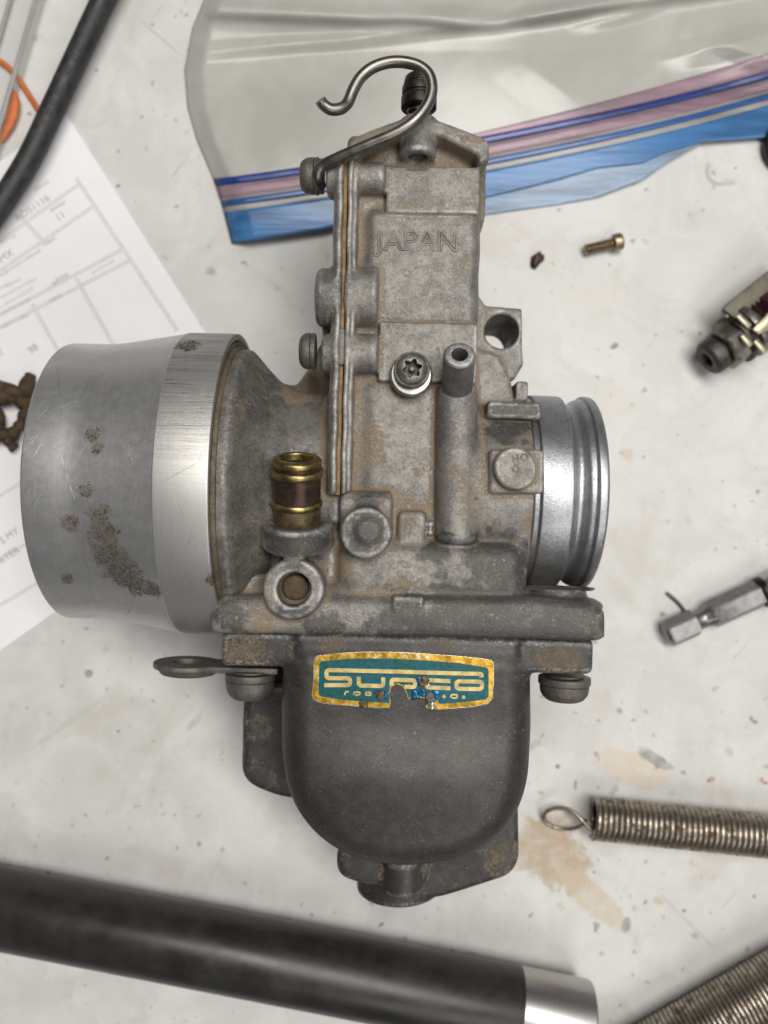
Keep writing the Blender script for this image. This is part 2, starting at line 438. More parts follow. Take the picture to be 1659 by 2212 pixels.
M_brass_dark = simple("tarnished_brass", (.075, .045, .035), .42, .7, .5, .5, .2)
M_brass_old = simple("dirty_brass", (.15, .11, .06), .55, .7, .5, .5, .3)
M_rust = simple("rusty_plug", (.10, .065, .035), .85, .1, .5, .7, .6)
M_seal = cast("lip_metal", (.16, .13, .09), (.07, .055, .04), (.20, .13, .07), .8, .6, .4, .6, shine=.6)
M_black = simple("black_oxide", (.035, .031, .028), .42, .7, .5, .5, .3)
M_tip = cast("vent_tip_metal", (.27, .262, .25), (.15, .146, .14), (.2, .17, .13), .1, .3, .7, .45, shine=.8, relief=.6)
M_rim = cast("vent_rim_metal", (.62, .61, .60), (.42, .41, .40), (.2, .17, .13), 0.0, .25, .95, .30, shine=1.0, relief=.9)
M_dirtysteel = cast("dirty_plate_steel", (.17, .155, .14), (.10, .09, .08), TAN, .5, .5, .6, .5)

def bell_material():
    m = Mat("brushed_aluminium")
    y, x, t = m.sep()                                            # y: across the bench, x: up
    ang = m.math('MULTIPLY', m.math('ARCTAN2', y, x), 30)
    v_ax = m.comb(ang, m.math('MULTIPLY', t, .02), 0.0)      # lines along the axis
    v_ci = m.comb(m.math('MULTIPLY', ang, .03), m.math('MULTIPLY', t, 1), 0.0)   # lathe lines round it
    lines = m.noise(2.6, 4, .8, vec=v_ax)
    turn = m.noise(3.0, 3, .7, vec=v_ci)
    big = m.noise(.10, 6, .65); mid = m.noise(.5, 6, .7)
    band = m.map(t, 24.6, 24.9)                                 # the ground band by the rim
    lip = m.map(t, 9.6, 9.3)                                    # clean strip at the mouth
    c = m.mix(m.map(m.math('ADD', m.math('MULTIPLY', big, .8), m.math('MULTIPLY', mid, .2)), .35, .65), (.58, .58, .578), (.66, .655, .645))
    c = m.mix(lip, c, (.65, .65, .65))
    side = m.map(y, -6, 18)                                     # lines are worn into the upper half only
    ln = m.math('MULTIPLY', m.math('MULTIPLY', m.map(lines, .46, .64), m.map(mid, .25, .6, .3, 1)), m.math('MULTIPLY', band, side))
    c = m.mix(band, c, (.52, .515, .50))
    c = m.mix(m.math('MULTIPLY', ln, .95), c, (.20, .18, .155))
    haze_ = m.map(m.noise(.2, 5, .7, .5), .5, .66)
    c = m.mix(m.math('MULTIPLY', haze_, .3), c, (.50, .48, .43))
    c = m.mix(m.map(turn, .3, .7, 0, .22), c, (.36, .36, .36))
    st = None
    for (cx, cy, r_) in [(225, 1150, 3.6), (240, 1200, 4.4), (262, 1235, 5.0), (290, 1262, 3.6), (215, 1115, 3), (210, 970, 1.8), (150, 1130, 2.2), (330, 1275, 2.4), (185, 1060, 2), (405, 748, 3.0), (460, 1250, 2), (145, 1250, 1.6), (200, 940, 2)]:
        b_ = m.blob(bell_local(cx, cy), r_, .55, .6); st = b_ if st is None else m.math('MAXIMUM', st, b_)
    spk = m.map(m.noise(1.5, 6, .8), .50, .58)
    stain = m.math('MULTIPLY', m.map(m.math('ADD', st, m.math('MULTIPLY', m.math('SUBTRACT', spk, .5), .75)), .34, 1.1), .95)
    pits = m.math('MULTIPLY', m.map(m.noise(1.9, 5, .7), .66, .71), m.map(m.noise(.13, 3, .6), .45, .6))
    stain = m.math('MAXIMUM', m.math('MULTIPLY', stain, .85), m.math('MULTIPLY', pits, .8))
    c = m.mix(m.math('MULTIPLY', m.map(m.math('ADD', st, m.math('MULTIPLY', m.math('SUBTRACT', mid, .5), 1.8)), .1, 1.15), .50), c, (.21, .165, .10))
    c = m.mix(m.math('MULTIPLY', m.map(stain, .12, .55), .95), c, m.mix(m.map(mid, .35, .65), (.030, .025, .019), (.105, .068, .034)))
    # scratches
    scr = None
    for an, sc_, th in ((.5, 1.0, .70), (-.35, 1.2, .71), (1.1, .9, .71)):
        u_ = m.math('ADD', m.math('MULTIPLY', ang, math.cos(an)), m.math('MULTIPLY', t, math.sin(an)))
        w_ = m.math('SUBTRACT', m.math('MULTIPLY', t, math.cos(an)), m.math('MULTIPLY', ang, math.sin(an)))
        q_ = m.map(m.noise(sc_, 2, .5, .15, vec=m.comb(m.math('MULTIPLY', u_, .07), m.math('MULTIPLY', w_, 2.2), an)), th, th + .03)
        scr = q_ if scr is None else m.math('MAXIMUM', scr, q_)
    c = m.mix(m.math('MULTIPLY', scr, .45), c, (.2, .2, .2))
    m.set(Base_Color=c, Metallic=m.math('SUBTRACT', .92, m.math('MULTIPLY', m.map(stain, .5, 1), .7)))
    m.set(Roughness=m.mixf(stain, m.mixf(band, m.map(mid, .3, .7, .38, .44), .50), .85))
    hgt = m.math('ADD', m.math('MULTIPLY', turn, .35), m.math('ADD', m.math('MULTIPLY', ln, -1.0), m.math('MULTIPLY', stain, -.8)))
    m.set(Normal=m.bump(m.math('ADD', hgt, m.math('MULTIPLY', scr, -.6)), .35, .06))
    return m.mat

# ================================================================== TABLETOP
def table_material():
    m = Mat("white_worn_laminate")
    big = m.noise(.012, 5, .6); mid = m.noise(.06, 6, .65, .6); fine = m.noise(.35, 5, .6)
    c = m.mix(m.map(mid, .36, .68), (.575, .575, .562), (.66, .657, .645))
    c = m.mix(m.map(big, .45, .7, 0, .35), c, (.54, .53, .50))
    smear = m.map(m.noise(.11, 6, .75, 1.2), .58, .76)
    c = m.mix(m.math('MULTIPLY', smear, .30), c, (.42, .42, .39))
    wv = m.vmath('ADD', m.vec, m.vmath('SCALE', m.noise(.5, 3, col=True), (0, 0, 0)))
    n = m.new('ShaderNodeVectorMath'); n.operation = 'SCALE'; m.put(n.inputs[0], m.noise(.55, 3, col=True)); n.inputs['Scale'].default_value = 2.6
    wv = m.vmath('ADD', m.vec, n.outputs[0])
    def specks(scale, rmax, col, amt, off, keep):
        nonlocal c
        v = m.voro(scale, m.vmath('ADD', wv, off))
        r, g, b = m.sep(v.outputs['Color'])
        rad = m.map(r, keep, 1, 0, rmax, False)
        mk = m.map(m.math('SUBTRACT', v.outputs['Distance'], rad), .035, -.05)
        mk = m.math('MULTIPLY', m.math('MULTIPLY', mk, m.map(g, 0, 1, .25, 1)), amt)
        c = m.mix(m.math('MULTIPLY', mk, m.map(r, keep - .01, keep + .03)), c, col)
    warm = m.map(m.noise(.045, 6, .7, .8), .50, .68)
    c = m.mix(m.math('MULTIPLY', warm, .42), c, (.49, .45, .385))
    specks(.075, .105, (.13, .14, .125), .85, (3, 9, 0), .28)
    specks(.16, .17, (.20, .205, .19), .7, (31, 5, 0), .42)
    specks(.12, .20, (.46, .33, .19), .5, (11, 47, 0), .74)
    specks(.34, .24, (.24, .24, .22), .7, (5, 2, 0), .55)
    specks(.22, .16, (.15, .155, .14), .8, (17, 23, 0), .66)
    def scratch(ang, sx, sy, sc, th, col, amt, lo, hi):
        nonlocal c
        ca, sa = math.cos(ang), math.sin(ang)
        x, y, z = m.sep()
        u = m.math('ADD', m.math('MULTIPLY', x, ca), m.math('MULTIPLY', y, sa)); w = m.math('SUBTRACT', m.math('MULTIPLY', y, ca), m.math('MULTIPLY', x, sa))
        nn = m.noise(sc, 3, .6, .3, vec=m.comb(m.math('MULTIPLY', u, sx), m.math('MULTIPLY', w, sy), 0.0))
        mk = m.math('MULTIPLY', m.map(nn, th, th + .05), m.map(m.noise(.03, 3), lo, hi))
        c = m.mix(m.math('MULTIPLY', mk, amt), c, col)
    scratch(.9, .035, .9, .5, .68, (.30, .31, .29), .7, .42, .56)
    scratch(.25, .02, 1.6, .8, .71, (.40, .37, .32), .7, .40, .52)
    scratch(2.0, .02, 1.8, .9, .72, (.33, .33, .31), .7, .42, .54)
    scratch(-1.2, .05, 1.2, 1.2, .72, (.42, .36, .28), .6, .42, .56)
    scratch(-.7, .03, .9, .6, .70, (.36, .36, .34), .6, .42, .56)
    def stain(px, py, ang, la, lb, col, amt, jit=.9, sc=.22):
        nonlocal c
        w = P(px, py, 0); a = R(ang); ca, sa = math.cos(a), math.sin(a); x, y, z = m.sep()
        dx = m.math('SUBTRACT', x, w.x); dy = m.math('SUBTRACT', y, w.y)
        u = m.math('DIVIDE', m.math('ADD', m.math('MULTIPLY', dx, ca), m.math('MULTIPLY', dy, sa)), la)
        v = m.math('DIVIDE', m.math('SUBTRACT', m.math('MULTIPLY', dy, ca), m.math('MULTIPLY', dx, sa)), lb)
        d = m.math('SQRT', m.math('ADD', m.math('MULTIPLY', u, u), m.math('MULTIPLY', v, v)))
        e = m.math('ADD', d, m.math('MULTIPLY', m.math('SUBTRACT', m.noise(sc, 7, .72, .8), .5), jit * 2))
        mk = m.math('MULTIPLY', m.map(e, 1.02, .72), m.map(fine, .25, .65, .45, 1))
        c = m.mix(m.math('MULTIPLY', mk, amt), c, col)
    br = (.43, .33, .215)
    stain(1190, 1850, -38, 13, 8.5, br, .85)
    stain(1200, 1790, 20, 7, 5, br, .55)
    stain(1285, 1945, -42, 14, 4, (.56, .47, .35), .75, .6)
    stain(1360, 1660, -20, 12, 4.5, (.62, .52, .40), .75, .7)
    stain(1415, 1640, -30, 5.5, 1.8, (.22, .21, .19), .75, .7, .4)
    stain(1353, 1998, 80, 2.4, 1.3, (.28, .28, .26), .85, .15)
    stain(192, 1455 + 0, 0, 1.2, 1.2, (.10, .095, .06), .9, .2)
    stain(1480, 1985, -45, 12, .6, (.45, .45, .44), .6, .4)
    stain(700, 1620, 0, 1, 1, (.3, .3, .28), .4)
    stain(1150, 1610, 30, 3, 1.2, (.35, .37, .35), .6, .8, .5)
    stain(1280, 640, 0, 7, 4, (.62, .55, .46), .4, .8)
    stain(420, 1560, 50, 3, 1, (.4, .4, .38), .5, .8, .5)
    stain(150, 1560, 35, 16, .8, (.46, .47, .45), .5, .6)
    stain(1300, 2060, 10, 1, .7, (.45, .36, .26), .6, .5)
    stain(1330, 870, 0, 9, 4, (.62, .57, .49), .35, .9)
    m.set(Base_Color=c, Roughness=m.map(mid, .3, .7, .42, .58))
    m.set(Normal=m.bump(m.math('ADD', fine, m.math('MULTIPLY', m.noise(1.3, 4, .6), .3)), .18, .12))
    m.b.inputs['Specular IOR Level'].default_value = .35
    return m.mat
tab = box("tabletop", (0, 60, -12.5), (420, 330, 12.5), table_material(), bev=1.5)
tag(tab, "white worn workbench top with dark specks and brown stains", None, kind='structure')

# ================================================================== CARBURETTOR
carb = empty("carburettor", (0, 0, 0), TH)
tag(carb, "dusty grey flat slide carburettor with teal and gold badge lying on the bench", "carburettor")
ZA = 33.0
pb = L(250, 1042, ZA); ps = L(1230, 1065, ZA)
YB, YS = pb.y, ps.y

# ---- main casting
f = Field((-38, -31, 3), (58, 84, 64), .4)
f.box(*LB(738, 1031, 290, 1190, 48.2, 14), r=1.6)                       # column
f.box(*LB(790, 1033, 450, 705, 50, 30), r=2.2, k=1.4)                   # lettered plate
f.box(*LB(834, 1036, 360, 460, 50.45, 30), r=.3, k=.15)
f.box(*LB(819, 1031, 697, 826, 50.4, 30), r=.4, k=.15)
f.box(*LB(778, 1033, 815, 1185, 49.2, 30), r=3.2, k=1.2)
f.box(*LB(1030, 1050, 330, 480, 46, 16), r=1.2, k=1)                  # flare at the top right
f.poly(LP([(752, 312), (775, 290), (860, 256), (895, 243), (932, 252), (1040, 292), (1058, 304), (1057, 345), (1036, 350), (1030, 333), (960, 298), (905, 282), (850, 296), (790, 322), (764, 345)], 53), 18, 53, r=.9, k=.8)   # roof shaped top flange
ab = L(903, 300, 49.5); f.cyl((ab.x, 69.2, 50.2), (ab.x, 76.5, 50.2), 3.6, r=.5, k=.9)
f.cyl((ab.x, 67, 50.2), (ab.x, 75, 50.2), 1.9, r=.1, k=.25, sub=True)
f.box(*LB(842, 1022, 318, 352, 47.2, 30), r=.8, k=.6)
f.box(*LB(744.5, 755, 335, 1068, 53.6, 20), r=.6, k=.2)               # parting rails
f.box(*LB(755.5, 766, 345, 1066, 53.0, 20), r=.6, k=.2)
def hx(x0, x1, yc, rpx, zc, k=.9, r=.8, kz=11.0):
    a = L(x0, yc, zc + rpx / kz); b = L(x1, yc, zc + rpx / kz)
    f.cyl((a.x, (a.y + b.y) / 2, zc), (b.x, (a.y + b.y) / 2, zc), rpx / kz, r=r, k=k)
hx(748, 832, 372, 33, 49.6)
hx(746, 816, 626, 63, 48.5)
hx(748, 816, 756, 42, 49.8)
f.box(*LB(748, 815, 640, 730, 47, 30), r=1, k=1)
vt0 = L(986, 845, 49.0); vt1 = L(984, 1175, 49.0)
f.cyl((vt0.x, vt0.y + 1, 49.6), (vt1.x, vt1.y, 50.0), 4.1, r=1.5, k=.6)   # vent riser
f.box((vt0.x - 3.6, vt1.y, 40), (vt0.x + 3.8, vt0.y + 1, 48.5), r=.5, k=.4)
# throat to the spigot
tx0 = L(1020, 1060, 50).x; tx1 = L(1170, 1060, 52.5).x
f.cyl((tx0, YS, ZA), (tx1, YS, ZA), 19.6, r=.6, k=1.6)
f.box(*LB(1052, 1169, 867, 904, 49.3, 30), r=.5, k=.5)
f.box(*LB(1058, 1176, 971, 1066, 53.7, 40), r=.6, k=.4)
dc = L(1114, 1012, 55.4); f.cyl((dc.x, dc.y, 48), (dc.x, dc.y, 55.4), 4.05, r=.35, k=.25)
f.cyl((dc.x, dc.y - .1, 54.9), (dc.x, dc.y - .1, 55.9), .45, r=.3, k=.3)
f.box(*LB(1100, 1142, 1100, 1290, 50.5, 20), r=2, k=1.5)
# idle lug and its arm
f.poly(LP([(1000, 612), (1037, 640), (1050, 660), (1128, 664), (1131, 785), (1112, 818), (1085, 830), (1000, 830)], 35), 13, 35, r=.9, k=.8)
f.poly(LP([(1000, 740), (1080, 765), (1102, 812), (1112, 866), (1000, 875)], 41), 24, 41, r=1.2, k=1.2)
lh = L(1084, 715, 35); f.cyl((lh.x, lh.y, 5), (lh.x, lh.y, 50), 3.65, r=.1, k=.4, sub=True)
f.box(*LB(1114, 1141, 823, 866, 38, 22), r=.5, k=.5)
# lower block, bosses
f.box(*LB(726, 1139, 1166, 1305, 52.6, 18), r=4.2, k=1.0)
f.box(*LB(690, 1136, 1270, 1325, 52.0, 18), r=2.5, k=1.5)
f.box(*LB(733, 846, 1066, 1180, 52.4, 30), r=1.6, k=.8)
f.cyl((L(735, 1095, 50).x, L(790, 1098, 50).y, 49.2), (L(845, 1095, 50).x, L(790, 1098, 50).y, 49.2), 3.4, r=.6, k=.5)
bd = L(790, 1150, 57.5); f.cyl((bd.x, bd.y, 44), (bd.x, bd.y, 57.5), 4.8, r=.55, k=.9)
bt = L(796, 1146, 57.8); f.cyl((bt.x, bt.y, 55), (bt.x, bt.y, 58.2), 2.9, 2.3, r=1.0, k=1.1)
f.box(*LB(859, 921, 1104, 1180, 51.0, 30), r=1.2, k=.8)
for yy in (1133, 1150): 
    q = L(930, yy, 50.4); f.cyl((q.x, q.y, 44), (q.x, q.y, 50.6), .75, r=.3, k=.3)
# fuel inlet elbow
ca_, sa_ = math.cos(R(20)), math.sin(R(20)); UA = np.array((0.012, ca_, sa_))
c0 = np.array(L(641, 1178, 51.0)); c0[2] = 50.2
f.cyl(tuple(c0), tuple(c0 + UA * 5.4), 7.0, r=.7, k=.5)
f.cyl(tuple(c0 + UA * 5.0), tuple(c0 + UA * 8), 4.9, r=.2, k=.3, sub=True)
e1 = L(648, 1170, 46); e2 = L(640, 1285, 46)
f.cyl((e1.x, e1.y + 2, 48.5), (e2.x, e2.y, 45), 5.6, r=2, k=1.5)
f.box(*LB(655, 745, 1150, 1300, 48.5, 25), r=2.5, k=2)
hb = L(633, 1273, 57.2); f.cyl((hb.x, hb.y, 38), (hb.x, hb.y, 57.2), 5.75, r=.7, k=.7)
f.cyl((hb.x + .1, hb.y, 52.5), (hb.x + .1, hb.y, 61), 3.15, r=.3, k=.35, sub=True)
# flange to the bowl
f.box(*LB(457, 1307, 1316, 1376, 54, 7), r=1.5, k=.8)
f.poly(LP([(457, 1330), (462, 1300), (485, 1285), (700, 1288), (1140, 1288), (1285, 1300), (1307, 1322), (1307, 1378), (457, 1366)], 53), 8, 54.0, r=2.4, k=1.2)
q = L(536, 1300, 50); f.cyl((q.x, q.y - 3, 44.5), (q.x, L(536, 1240, 50).y, 44.5), 4.9, r=1.0, k=1.0)
q = L(1213, 1300, 50); f.cyl((q.x, q.y - 3, 43.5), (q.x, L(1213, 1275, 50).y, 43.5), 6.3, r=.8, k=1.0)
f.box(*LB(846, 915, 1287, 1345, 54.3, 40), r=.6, k=.3)
f.box(*LB(460, 1305, 1290, 1310, 46, 9), r=2, k=2)
body = f.mesh("body", M_body, carb)
q = lathe("washer", [(-.1, 3.6), (.25, 3.9), (.25, 2.0), (-.1, 2.0)], M_dirtysteel, body, (L(1243, 1272, 44).x, L(1243, 1272, 44).y, 44), (0, 1, 0), 32)

# ---- inlet half with its trumpet
f = Field((-42, -27, 0.5), (-6, 78, 66), .4)
f.box(*LB(714, 734.5, 340, 1068, 53, 12), r=.6, k=.5)
f.box(*LB(721, 734.5, 345, 1068, 53.7, 20), r=.5, k=.3)
def hxl(x0, x1, yc, rpx, zc, k=.9, r=.8, kz=11.0):
    a = L(x0, yc, zc + rpx / kz); b = L(x1, yc, zc + rpx / kz)
    f.cyl((a.x, (a.y + b.y) / 2, zc), (b.x, (a.y + b.y) / 2, zc), rpx / kz, r=r, k=k)
hxl(678, 734.5, 627, 63, 48.5, r=1.6)
hxl(693, 734.5, 756, 42, 49.7)
hxl(704, 734.5, 372, 40, 49.6)
f.box(*LB(696, 734, 650, 780, 46, 34), r=1.2, k=1.2)
xg = L(735, 1050, 50).x
f.lathe_x(fillet([(-33, 0), (-33, 28.9), (-29.0, 28.9), (-28.2, 28.2), (-25.8, 25.4), (-22.6, 22.4), (-18.5, 20.6), (xg - .2, 20.2), (xg - .2, 0)], .8), YB, ZA, k=1.0)
f.box((L(712, 900, 40).x, YB - 19, 14), (xg - .2, YB + 19, 49.0), r=1.5, k=1.2)
f.poly(LP([(600, 850), (640, 832), (668, 790), (690, 745), (730, 745), (730, 880), (620, 890)], 36), 27, 36, r=1.0, k=2.0)
f.box(*LB(708, 734.5, 1050, 1130, 50.5, 20), r=.8, k=.8)
f.cyl((-34, YB, ZA), (-14.6, YB, ZA), 17, r=.3, k=.6, sub=True)
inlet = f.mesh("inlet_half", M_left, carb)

# ---- gasket between the halves
gx0, gx1 = L(734.8, 725, 50).x, L(744.3, 725, 50).x
g = box("gasket", ((gx0 + gx1) / 2, (L(740, 345, 50).y + L(740, 1070, 50).y) / 2, 33), ((gx1 - gx0) / 2, (L(740, 345, 50).y - L(740, 1070, 50).y) / 2, 19.3), M_gasket, carb, bev=.12)
for yy in (712, 755, 800): pass
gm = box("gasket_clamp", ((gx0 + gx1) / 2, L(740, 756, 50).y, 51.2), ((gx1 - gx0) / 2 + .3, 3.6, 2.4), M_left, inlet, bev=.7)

# ---- bell mouth adapter (lathe along +x)
XB0 = -65.8
def bell_local(cx, cy):
    """point on the adapter's skin seen at a photo pixel, in the part's own axes"""
    lo = None
    for z in np.arange(66, 30, -.25):
        p = L(cx, cy, z); t = p.x - XB0
        rr = np.interp(t, [0, 9.8, 24.8, 34.6], [29.3, 29.3, 32, 32])
        if math.hypot(p.y - YB, p.z - ZA) <= rr: lo = p; break
    if lo is None: lo = L(cx, cy, ZA)
    d = Vector((lo.x - XB0, lo.y - YB, lo.z - ZA))
    m = frame((0, 0, 0), (1, 0, 0)).to_3x3()
    return tuple(m.inverted() @ d)
M_bell = bell_material()
prof = [(.5, 27.0), (0, 28.2)] + fillet([(0, 28.4), (0, 29.3), (9.5, 29.3), (24.6, 31.9), (24.7, 32.05), (34.6, 32.05), (34.6, 30.9), (33.2, 30.2), (33.2, 27.5), (30, 26.0), (8, 26.4), (.5, 27.0)], [0, .5, 2.5, .1, .05, .3, .2, .2, .2, 1, 1, 0], 3)
bell = lathe("bell_mouth", prof, M_bell, carb, (XB0, YB, ZA), (1, 0, 0), 160)
ringo = lathe("seal_ring", fillet([(32.0, 30.4), (34.2, 30.4), (34.5, 29.9), (34.4, 29.5), (35.2, 29.3), (35.4, 28.8), (35.0, 28.4), (32, 28.4)], .15, 2), M_seal, bell, (0, 0, 0), (0, 0, 1), 96)

# ---- spigot
XS0 = L(1172, 1060, 53.5).x
sp = fillet([(-1.5, 0.5), (-1.5, 20.0), (-.1, 20.0), (0, 20.7), (6.2, 20.65), (6.9, 19.2), (7.6, 18.8), (8.4, 18.9), (9.6, 19.9), (10.8, 20.0), (11.0, 20.7), (12.7, 20.6), (13.1, 19.9), (13.1, 17.6), (2, 17.0), (2, .5)], .45, 3)
spig = lathe("spigot", sp, M_spigot, carb, (XS0, YS, ZA), (1, 0, 0), 128)

# ---- float bowl
f = Field((-34, -92, 4), (46, -20, 62), .4)
f.box(*LB(477, 1284, 1372, 1449, 52.2, 9), r=1.3, k=.8)
yb_cut = L(880, 1395, 53).y
f.poly([tuple(v.xy) for v in spline([Vector((*q_, 0)) for q_ in LP([(650, 1376), (618, 1420), (609, 1480), (607, 1560), (610, 1640), (623, 1704), (652, 1764), (700, 1814), (765, 1850), (850, 1866), (930, 1864), (1010, 1845), (1074, 1807), (1116, 1754), (1138, 1690), (1146, 1610), (1147, 1500), (1140, 1425), (1105, 1376)], 48.5)], 4)], 12, 53.4, r=6.2, k=2.0, dome=2.2, dome_y=L(880, 1540, 53).y)
f.box(*LB(640, 1120, 1374, 1420, 52.9, 20), r=1.2, k=1.5)
# chamber behind on the left
f.poly(fillet(LP([(700, 1470), (524, 1478), (519, 1692), (612, 1730), (700, 1730)], 34), 4.0, 5, True), 9, 34, r=2.0, k=.8)
f.poly(fillet(LP([(980, 1690), (1121, 1690), (1124, 1890), (950, 1945), (905, 1948), (895, 1840)], 32), 4.5, 6, True), 9, 32, r=2.0, k=.8)
f.poly(fillet(LP([(727, 1830), (727, 1896), (790, 1918), (930, 1918), (930, 1830)], 40), 2.5, 5, True), 12, 40, r=1.8, k=.8)
q = L(870, 1870, 44); q2 = L(870, 1950, 44); f.cyl((q.x, q.y, 38.5), (q2.x, q2.y, 38.5), 4.3, r=1.2, k=1.0)
q = L(862, 1900, 32); q2 = L(862, 1957, 32); f.cyl((q.x, q.y, 24), (q2.x, q2.y, 24), 9.4, r=.8, k=.6)
qa = L(922, 1868, 40); qb = L(938, 1938, 40); f.cyl((qa.x, qa.y, 40), (qb.x, qb.y, 40), 1.7, r=.6, k=.4, sub=True)
for (a, b, rr) in ((880, 1552, 0), ): pass
bowl = f.mesh("float_bowl", M_bowl, carb, rough=.03)

# ---- screws
def pan_screw(parent, origin, axis, r_, hgt, washers, name="screw", slot=False):
    """screw head pointing along axis from origin, with washers under it"""
    s_ = lathe(name, fillet([(0, .05), (0, r_ * .96), (.3, r_), (hgt * .55, r_ * .97), (hgt * .93, r_ * .74), (hgt, r_ * .45), (hgt, .05)], .4 * r_ * .4, 4), M_screw, parent, origin, axis, 48)
    t = 0
    for (th, rw) in washers:
        t -= th
        lathe("washer", fillet([(t + .06, .5), (t + .06, rw), (t + th - .06, rw), (t + th - .06, .5)], .15, 2), M_dirtysteel if rw < r_ * 1.04 else M_dirtysteel, s_, (0, 0, 0), (0, 0, 1), 48)
    return s_
def lx(px, py, z): v = L(px, py, z); return (v.x, v.y, z)
q = lx(672, 759, 49.6); pan_screw(carb, q, (-1, 0, 0), 3.55, 2.3, [(1.0, 3.5)])
q = lx(680, 381, 49.6); pan_screw(carb, q, (-1, 0, 0), 3.45, 2.9, [(.9, 3.5), (.9, 3.3)])
q = lx(541, 1468, 42); pan_screw(carb, q, (0, -1, 0), 5.0, 4.0, [(1.5, 5.15), (.6, 4.2)])
q = lx(1219, 1477, 43); pan_screw(carb, q, (0, -1, 0), 5.0, 3.5, [(1.5, 5.3), (.6, 4.0)])

# torx screw with its bright washer
tw = lx(888, 811, 51.2)
torx = empty("torx_screw"); torx.parent = carb
lathe("washer", fillet([(0, 1.5), (0, 4.15), (.35, 4.2), (1.0, 3.9), (1.0, 1.5)], .2, 3), M_wash, torx, tw, (0, 0, 1), 48)
f = Field((tw[0] - 5, tw[1] - 5, 51), (tw[0] + 5, tw[1] + 5, 58), .16)
hc = lx(890, 797, 54.6)
f.cyl((hc[0], hc[1], 51.8), (hc[0], hc[1], 54.2), 3.5, 3.45, r=.3, k=.2)
f.cyl((hc[0], hc[1], 53), (hc[0], hc[1], 55.6), 3.35, 2.4, r=1.0, k=.4)
star = []
for i in range(24):
    a = 2 * math.pi * i / 24 + .26; rr = 1.55 + .42 * math.cos(6 * (a - .26)); star.append((hc[0] + rr * math.cos(a), hc[1] + rr * math.sin(a)))
f.poly(star, 53.4, 58, r=.05, k=.12, sub=True)
f.cyl((hc[0], hc[1], 53), (hc[0], hc[1], 54.7), .55, r=.2, k=.15)
f.mesh("screw_head", M_screw, torx, rough=0)

# vent tip
vb = L(987, 836, 51.5); vt = L(993, 766, 60.5); vax = Vector((vt.x - vb.x, vt.y - vb.y, 9.0))
LT = vax.length
lathe("vent_nipple", fillet([(-2, 3.15), (LT - .3, 2.95), (LT, 2.5), (LT - .05, 1.5), (LT - 14, 1.3), (LT - 14, .02)], .22, 3) , M_tip, carb, (vb.x, vb.y, 51.5), vax, 48, closed=False)

lathe('vent_rim', [(LT - .35, 1.55), (LT - .3, 2.75), (LT + .02, 2.55), (LT + .1, 2.3), (LT + .06, 1.55)], M_rim, carb, (vb.x, vb.y, 51.5), vax, 48)

# brass hose barb
b0 = c0 + UA * 4.9
bp = [(0, 4.5), (.2, 4.62), (3.2, 4.55)]
barb = empty("hose_barb"); barb.parent = carb
AX = tuple(UA)
lathe("barb_base", [(0, 3), (0, 4.55), (3.3, 4.5), (3.3, 3)], M_brass_old, barb, tuple(b0), AX, 48)
lathe("barb_ring", [(3.2, 3)] + fillet([(3.2, 4.5), (3.3, 4.7), (3.9, 4.98), (4.5, 4.7), (4.6, 4.5)], .3, 4) + [(4.6, 3)], M_brass, barb, tuple(b0), AX, 64)
lathe("barb_sleeve", [(4.55, 3), (4.55, 4.52), (9.3, 4.5), (9.3, 3)], M_brass_dark, barb, tuple(b0), AX, 64)
lathe("barb_ring", [(9.2, 3)] + fillet([(9.2, 4.5), (9.4, 4.9), (10.0, 5.12), (10.7, 4.9), (10.9, 4.5)], .3, 4) + [(10.9, 3)], M_brass, barb, tuple(b0), AX, 64)
lathe("barb_groove", [(10.8, 3), (10.8, 4.42), (11.5, 4.42), (11.5, 3)], M_brass_dark, barb, tuple(b0), AX, 64)
lathe("barb_lip", fillet([(11.4, 3.0), (11.4, 4.55), (11.8, 4.72), (12.5, 4.6), (13.0, 3.9), (12.9, 3.1), (6.0, 2.85), (6.0, .02)], .4, 4)[0:] , M_brass, barb, tuple(b0), AX, 64, closed=False)
# rusty plug in the jet boss
lathe("jet_plug", fillet([(-1, .02), (-1, 2.6), (.4, 2.6), (1.1, 2.0), (1.3, .02)], .5, 4), M_rust, carb, (hb.x, hb.y, 53.2), (0, 0, 1), 40)

lathe('adjuster_tip', fillet([(-3, .02), (-3, 1.35), (.3, 1.35), (.8, .9), (.9, .02)], .3, 3), M_screw, carb, (ab.x, 70.6, 50.2), (0, -1, 0), 24)
# adjuster on the top flange
at = L(906, 240, 48)
adj = empty("idle_adjuster"); adj.parent = carb
az = 45.0; ax_ = L(905, 215, az).x
yA = L(905, 250, az).y
lathe("shaft", [(-4, .05), (-4, 1.7), (5, 1.7), (5, .05)], M_brass_old, adj, (ax_, yA, az), (0, 1, 0), 24)
lathe("knob", fillet([(1.3, .05), (1.3, 3.6), (3.6, 3.6), (3.6, 3.1), (4.1, 3.1), (4.1, 3.45), (5.6, 3.45), (5.6, 3.0), (6.0, 3.0), (6.0, 3.2), (7.6, 2.9), (8.0, 2.2), (8.0, .05)], .25, 3), M_black, adj, (ax_, yA, az), (0, 1, 0), 48)
sweep("spring", [Vector((ax_ + 2.2 * math.cos(a), yA - 2.6 + a * .22, az + 2.2 * math.sin(a))) for a in np.linspace(0, 18, 90)], .32, M_steelwire, adj, 6)

